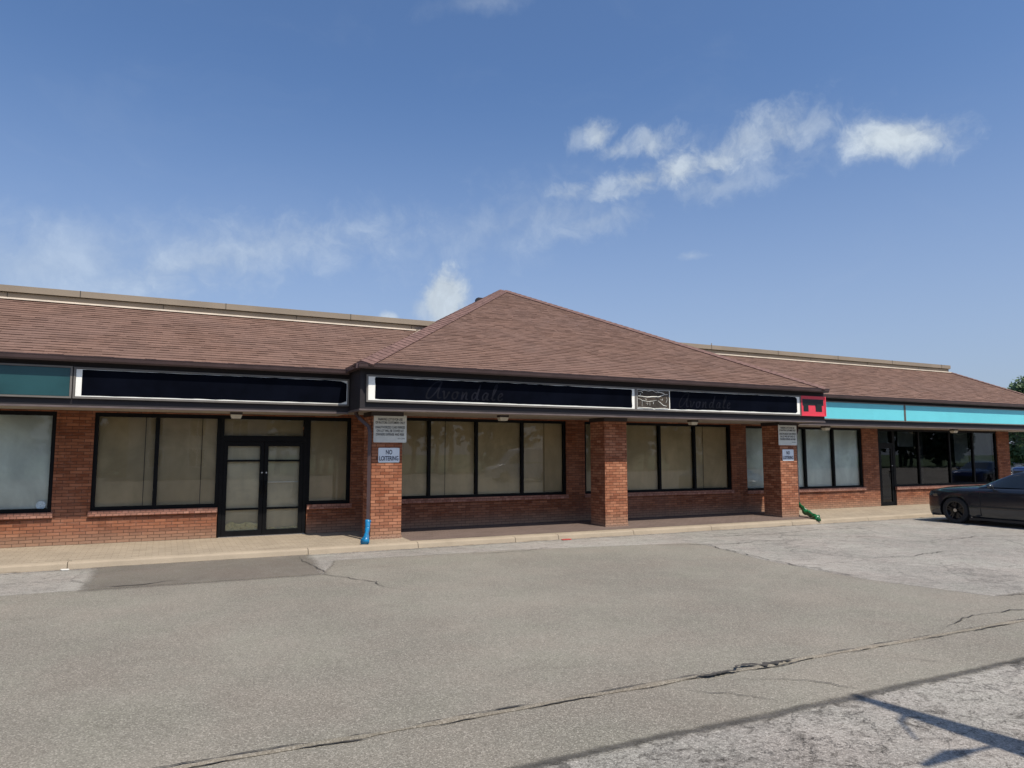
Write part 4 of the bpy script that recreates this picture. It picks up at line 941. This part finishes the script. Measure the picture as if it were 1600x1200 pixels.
def make_car(name, label, paint, loc, rz, kind='sedan', group=None):
    """nose towards +y of the car's own frame, origin on the ground under the nose"""
    root = empty(name, loc, rz); tag(root, label, 'car' if kind != 'van' else 'van', group)
    if kind == 'sedan':
        L, R_, ax1, ax2 = 5.0, .37, .88, 3.93
        # s, halfwidth, z_bottom, z_belt(shoulder), z_top centre
        key = [[0.00, .70, .28, .74, .80], [.05, .80, .22, .83, .90], [.18, .88, .19, .89, .965], [.45, .935, .19, .93, 1.02], [.90, .95, .20, .96, 1.06], [1.45, .955, .20, .985, 1.10], [1.85, .955, .19, 1.0, 1.12],
               [2.6, .955, .19, 1.01, 1.10], [3.4, .96, .19, 1.03, 1.12], [4.0, .96, .20, 1.07, 1.14], [4.5, .94, .22, 1.07, 1.15], [4.85, .88, .27, 1.03, 1.11], [5.0, .78, .35, .92, 1.0]]
        gh = [[1.50, 1.11, .04, .72], [1.95, 1.31, .22, .66], [2.45, 1.51, .42, .62], [2.95, 1.555, .47, .62], [3.5, 1.53, .44, .62], [4.0, 1.41, .33, .64], [4.35, 1.28, .2, .68], [4.6, 1.15, .05, .74]]
    else:
        L, R_, ax1, ax2 = 5.6, .36, .9, 4.2
        key = [[0, .80, .35, .75, .8], [.1, .88, .28, .95, 1.0], [.6, .96, .24, 1.15, 1.2], [1.2, .99, .24, 1.25, 1.3], [2.5, 1.0, .24, 1.25, 1.3], [4.5, 1.0, .24, 1.25, 1.3], [5.5, .99, .28, 1.25, 1.3], [5.6, .93, .35, 1.2, 1.25]]
        gh = [[.8, 1.25, .05, .88], [1.3, 1.8, .5, .86], [1.7, 2.25, .9, .84], [2.4, 2.38, 1.0, .85], [4, 2.4, 1.0, .86], [5.2, 2.38, 1.0, .86], [5.5, 2.3, .9, .87], [5.58, 1.4, .1, .9]]
    NU = 64; ring = 18
    m = MB()
    for i in range(NU + 1):
        s, hw, zb, zs, zt = cr(key, i / NU); row = []
        P = [(0, zb), (hw * .7, zb), (hw * .93, zb + .01), (hw * .985, zb + .10), (hw * 1.0, zb + .28), (hw * .985, (zb + zs) / 2 + .1), (hw * .995, zs - .14), (hw * .975, zs - .03), (hw * .92, zs + .02), (hw * .72, zs + (zt - zs) * .55 + .01), (hw * .40, zt - .004), (0, zt)]
        for x, z in P: row.append((x, -s, z))
        for x, z in P[-2:0:-1]: row.append((-x, -s, z))
        m.v += row
    R = 22
    for i in range(NU):
        for k in range(R): a = i * R + k; b = i * R + (k + 1) % R; m.f.append([a, b, b + R, a + R]); m.uv.append(None)
    m.f.append(list(range(R))[::-1]); m.uv.append(None); m.f.append([NU * R + k for k in range(R)]); m.uv.append(None)
    body = m.build('body', paint, root, smooth=True)
    # wheel openings are cut out for real, the cutter is thrown away afterwards
    cut = MB()
    for sy in (-ax1, -ax2):
        for sx in (-1, 1):
            x0 = sx * .66; x1 = sx * 1.2; n_ = 32; rr = R_ + .055
            ring0 = [(x0, sy + rr * cos(2 * pi * k / n_), R_ + rr * sin(2 * pi * k / n_)) for k in range(n_)]; ring1 = [(x1, p[1], p[2]) for p in ring0]
            i0 = len(cut.v); cut.v += ring0 + ring1
            for k in range(n_): cut.f.append([i0 + k, i0 + (k + 1) % n_, i0 + n_ + (k + 1) % n_, i0 + n_ + k][::sx]); cut.uv.append(None)
            cut.f.append([i0 + k for k in range(n_)][::-sx]); cut.uv.append(None); cut.f.append([i0 + n_ + k for k in range(n_)][::sx]); cut.uv.append(None)
    co = cut.build('cut', paint, root); md = body.modifiers.new('b', 'BOOLEAN'); md.object = co; md.operation = 'DIFFERENCE'; md.solver = 'EXACT'
    bpy.context.view_layer.update(); dg = bpy.context.evaluated_depsgraph_get(); me = bpy.data.meshes.new_from_object(body.evaluated_get(dg))
    body.modifiers.clear(); body.data = me; bpy.data.objects.remove(co)
    for p in me.polygons: p.use_smooth = True
    try: me.set_sharp_from_angle(angle=radians(38))
    except Exception: pass
    # greenhouse
    NV = 30
    def gsurf(u, v):
        s, zt, hh, wr_ = cr(gh, u); zb_ = zt - hh * .98; bw = .86 if kind == 'sedan' else .97
        e = abs(2 * v - 1); sg = 1 if v > .5 else -1     # e: 1 at belt, 0 at roof centre
        if e > .42: k = (1 - e) / .58; x = bw * (1 - k) + wr_ * k; z = (zt - hh - .03) + (hh - .02) * min(1, k ** .9)
        else: k = e / .42; x = wr_ * k; z = zt - .05 * k * k
        return Vector((sg * x * 1.0, -s, z))
    NUg = 48; G_ = [[gsurf(i / NUg, j / NV) for j in range(NV + 1)] for i in range(NUg + 1)]
    sets = {'windshield': MB(), 'side_window': MB(), 'side_window2': MB(), 'rear_window': MB(), 'roof': MB()}
    sv = [g[0] for g in (cr(gh, i / NUg) for i in range(NUg + 1))]
    for i in range(NUg):
        for j in range(NV):
            e = abs(2 * (j + .5) / NV - 1); s = sv[i]; key_ = 'roof'; a, b, c, d = G_[i][j], G_[i][j + 1], G_[i + 1][j + 1], G_[i + 1][j]
            if kind == 'sedan':
                if s < 2.5 and e < .40: key_ = 'windshield'
                elif s > 3.75 and e < .36: key_ = 'rear_window'
                elif e > .50 and 1.95 < s < 4.15 and not (2.98 < s < 3.10): key_ = 'side_window' if j > NV / 2 else 'side_window2'
            else:
                if s < 1.6 and e < .42: key_ = 'windshield'
                elif .62 < e < .97 and 1.2 < s < 2.3: key_ = 'side_window' if j > NV / 2 else 'side_window2'
            sets[key_].poly([a, b, c, d])
    for k_, mb in sets.items():
        if mb.v:
            o = mb.build(k_.rstrip('2'), paint if k_ == 'roof' else M['car_glass'], root, smooth=True)
            b_ = bmesh.new(); b_.from_mesh(o.data); bmesh.ops.remove_doubles(b_, verts=b_.verts, dist=1e-4); b_.to_mesh(o.data); b_.free()
            if k_ != 'roof': o.location = (0, 0, -.002)
    for sy in (-ax1, -ax2):
        for sx in (-1, 1): wheel(root, sx * .81, sy, R_, sx)
    for sx in (-1, 1):
        mm = MB()
        if kind == 'sedan':
            ms = grid(lambda u, v: (sx * (1.02 + .11 * cos(2 * pi * v) * sin(pi * u)), -1.95 + .07 * cos(pi * u), 1.09 + .075 * sin(2 * pi * v) * sin(pi * u)), 8, 12)
            mo = ms.build('mirror', paint, root, smooth=True); MB().tube([(sx * .90, -1.95, 1.03), (sx * 1.0, -1.95, 1.06)], .025, 6).build('mirror_arm', M['dark_plastic'], mo)
            hl = grid(lambda u, v: (sx * (.62 + .335 * u), -(.0 + .42 * u ** 2.4) + .012, .70 + .07 * v + .05 * u), 8, 3); hl.build('headlight', M['head_lens'], root, smooth=True)
            MB().box(min(sx * .955, sx * .966), max(sx * .955, sx * .966), -4.0, -1.35, .50, .545).build('side_moulding', M['dark_plastic'], root)
            for ya, yb in ((-1.62, -1.608), (-3.02, -3.008), (-4.05, -4.038)): MB().box(min(sx * .944, sx * .9575), max(sx * .944, sx * .9575), ya, yb, .26, .93).build('door_seam', M['dark_plastic'], root)
            for ya in (-2.85, -3.9): MB().tube([(sx * .955, ya, .84), (sx * .985, ya + .03, .84), (sx * .985, ya + .17, .84), (sx * .955, ya + .2, .84)], .012, 6).build('door_handle', paint, root)
        else:
            hl = MB().box(min(sx * .62, sx * .9), max(sx * .62, sx * .9), -.12, -.01, .72, .88); hl.build('headlight', M['head_lens'], root)
    if kind == 'sedan':
        MB().box(-.62, .62, -.06, .012, .36, .68).build('grille', M['dark_plastic'], root, bevel=.02)
        MB().box(-.62, .62, -.20, -.0, .17, .21).build('front_lip', M['dark_plastic'], root, bevel=.01)
        MB().box(-.93, .93, -3.5, -1.28, .14, .20).build('side_skirt', M['dark_plastic'], root, bevel=.01)
    return root
car = make_car('parked_car', 'charcoal four-door car with black wheels parked nose-in near the shop door', M['car_grey'], (21.30, 13.83, G), 0)
car2 = make_car('parked_car', 'navy blue car parked beyond the far right corner of the plaza', M['car_blue'], (58.3, 31.9, G), radians(70))
c3 = copy_tree(car2); c3.location = (42.2, 8.0, G); c3.rotation_euler = (0, 0, radians(75)); c3['label'] = 'navy blue car out of frame, mirrored in the half-blinded shop window'
van = make_car('parked_van', 'white van behind the navy blue car at the far right', M['car_white'], (75.6, 41.8, G), radians(80), kind='van')
v2 = copy_tree(van); v2.location = (20.5, -12.0, G); v2.rotation_euler = (0, 0, radians(95)); v2['label'] = 'white van across the lot, mirrored in the papered porch window'

# ------------------------------------------------------------------ trees
def tree_proto(name, h, r, trunk_h, n_leaf, mat, seed, leaf=.22):
    rnd = random.Random(seed); t = empty(name, (0, 0, 0)); tr = MB()
    tr.tube([(0, 0, -.2), (.05, .03, trunk_h * .5), (0, .1, trunk_h), (.1, 0, h * .75)], [.34, .26, .2, .05], 8); clumps = []
    for k in range(26):
        a = rnd.uniform(0, 2 * pi); zz = rnd.uniform(trunk_h * .8, h * .95); f = sin(pi * min(1, (zz - trunk_h * .55) / (h - trunk_h * .5)) ** .8)
        rr = r * f * rnd.uniform(.25, .95); c = Vector((rr * cos(a), rr * sin(a), zz)); clumps.append((c, rnd.uniform(.6, 1.25) * r * .34))
        if k % 2 == 0: tr.tube([(0, 0, zz * .7), (c.x * .5, c.y * .5, zz * .86), tuple(c)], [.10, .06, .02], 5)
    tr.build('trunk', M['bark'], t); lf = MB()
    for i in range(n_leaf):
        c, cr_ = rnd.choice(clumps); d = Vector((rnd.gauss(0, 1), rnd.gauss(0, 1), rnd.gauss(0, .8))); d = d.normalized() * cr_ * rnd.uniform(.35, 1.0) ** .5
        p = c + d; s = leaf * rnd.uniform(.5, 1.3); a = Vector((rnd.gauss(0, 1), rnd.gauss(0, 1), rnd.gauss(0, 1))).normalized(); b = a.orthogonal().normalized()
        a2 = a * s; b2 = b * s * .6; lf.poly([p - a2, p - b2, p + a2, p + b2])
    lf.build('crown', mat, t); return t
tp = tree_proto('tree', 9.0, 3.6, 2.0, 9000, M['leaf'], 3); tp.location = (76, 40.8, G)
tag(tp, 'leafy green tree behind the parked vehicles at the right corner', 'tree', 'trees around the lot')
tq = tree_proto('tree', 11.5, 4.4, 2.4, 9000, M['leaf2'], 5); tq.location = (96.5, 49.4, G - 1.5)
tag(tq, 'tall dark green tree rising over the right end of the roof', 'tree', 'trees around the lot')
for i, (src, x, y, s, lab) in enumerate(((tp, 85, 46.4, .9, 'smaller bushy tree between the two others at the right corner'), (tq, 104, 53, 1.15, 'wide dark tree farthest away at the right corner'))):
    c = copy_tree(src); c.location = (x, y, G); c.scale = (s, s, s); c.rotation_euler = (0, 0, i * 1.3 + 1); c['label'] = lab
# the wood across the road behind the camera reads as one mass; it is what the windows mirror
rnd = random.Random(11); m = MB()
blobs = []
for k in range(170):
    x = -40 + 160 * k / 170 + rnd.uniform(-2, 2); blobs.append((Vector((x, -40 + rnd.uniform(-4, 4), rnd.uniform(1.5, 9.5))), rnd.uniform(1.6, 3.2)))
for i in range(30000):
    c, r = rnd.choice(blobs); d = Vector((rnd.gauss(0, 1), rnd.gauss(0, 1), rnd.gauss(0, .8))).normalized() * r * rnd.uniform(.3, 1) ** .5
    p = c + d; a = Vector((rnd.gauss(0, 1), rnd.gauss(0, 1), rnd.gauss(0, 1))).normalized(); b = a.orthogonal().normalized(); q_ = rnd.uniform(.25, .6)
    m.poly([p - a * q_, p - b * q_ * .7, p + a * q_, p + b * q_ * .7])
for k in range(60):
    x = -40 + 160 * k / 60 + rnd.uniform(-1, 1); y = -40 + rnd.uniform(-3, 3); m.tube([(x, y, G - .1), (x + .2, y, 3), (x, y + .3, 7)], [.3, .22, .1], 6)
tag(m.build('wood', M['leaf2']), kind='stuff')

# ------------------------------------------------------------------ house across the lot (mirrored in the papered windows)
H = empty('house', (2.5, -27, G)); tag(H, 'pale two-storey house across the lot, mirrored in the papered window', 'house')
M['siding'] = simple('pale_siding', (.45, .43, .38), .8, .08, 2); 
m = MB(); m.box(-5, 5, -8, 0, 0, 5.2); m.build('wall', M['siding'], H)
m = MB(); m.poly([(-5.4, .4, 5.1), (5.4, .4, 5.1), (5.4, -4, 7.6), (-5.4, -4, 7.6)]); m.poly([(-5.4, -8.4, 5.1), (-5.4, -4, 7.6), (5.4, -4, 7.6), (5.4, -8.4, 5.1)]); m.poly([(-5, 0, 5.2), (-5, -4, 7.5), (-5, -8, 5.2)]); m.poly([(5, 0, 5.2), (5, -4, 7.5), (5, -8, 5.2)]); m.build('roof', M['ridge'], H)
for wx in (-3, 0, 3):
    for wz in (1.0, 3.4):
        w = MB().box(wx - .65, wx + .65, .0, .06, wz - .08, wz + 1.38).build('window', M['white_panel'], H)
        MB().box(wx - .55, wx - .04, .06, .075, wz, wz + 1.3).box(wx + .04, wx + .55, .06, .075, wz, wz + 1.3).build('pane', M['car_glass'], w)

# ------------------------------------------------------------------ unseen post added for a tree limb: its shadow falls bottom right
PH = 6.0; KX, KT = .25, 1.72
PX, PY = 5.52, 4.2 - PH / KT; LX = (5.19 + KX * PH / KT) - PX      # lean set to steer the cast shadow
U = empty('limb_shadow_caster', (PX, PY, G)); tag(U, 'unseen leaning post added in place of a tree limb, throwing its shadow across the cracked asphalt', 'shadow caster')
def pp(z, dx=0.0, dz=0.0): return (LX * z / PH + dx, 0, z + dz)
MB().tube([pp(-.1), pp(2), pp(4), pp(PH)], [.26, .22, .15, .05], 14).build('shadow_post', M['wood'], U, smooth=True)
MB().tube([pp(5.3), pp(5.2, -.25, -.1), pp(5.0, -.5, -.35)], [.03, .02, .012], 6).tube([pp(5.75), pp(5.9, -.12, .1)], [.03, .012], 6).build('shadow_branch', M['dark_plastic'], U, smooth=True)  # fork added for the thin branch shadows near the tip
MB().tube([pp(4.1), pp(4.15, -.3), pp(4.2, -.5), pp(4.15, -.85)], [.02, .02, .06, .025], 8).build('shadow_arm', M['dark_plastic'], U, smooth=True)  # side arm added only to cast the small shadow blobs

# small litter
MB().box(-.06, .06, -.03, .03, 0, .012).build('l', M['litter']).name = 'paper_scrap'
o = bpy.data.objects['paper_scrap']; o.location = (-1.42, 14.42, G + .012); o.rotation_euler = (.1, .05, .4); tag(o, 'small white scrap of paper at the kerb on the left', 'litter')
M['red_litter'] = simple('red_wrapper', (.5, .06, .05), .6)
o = MB().box(-.13, .13, -.03, .03, 0, .015).build('wrapper', M['red_litter']); o.location = (8.4, 14.38, G + .012); o.rotation_euler = (.06, .02, .15); tag(o, 'flat red wrapper lying by the kerb in front of the middle pillar', 'litter')
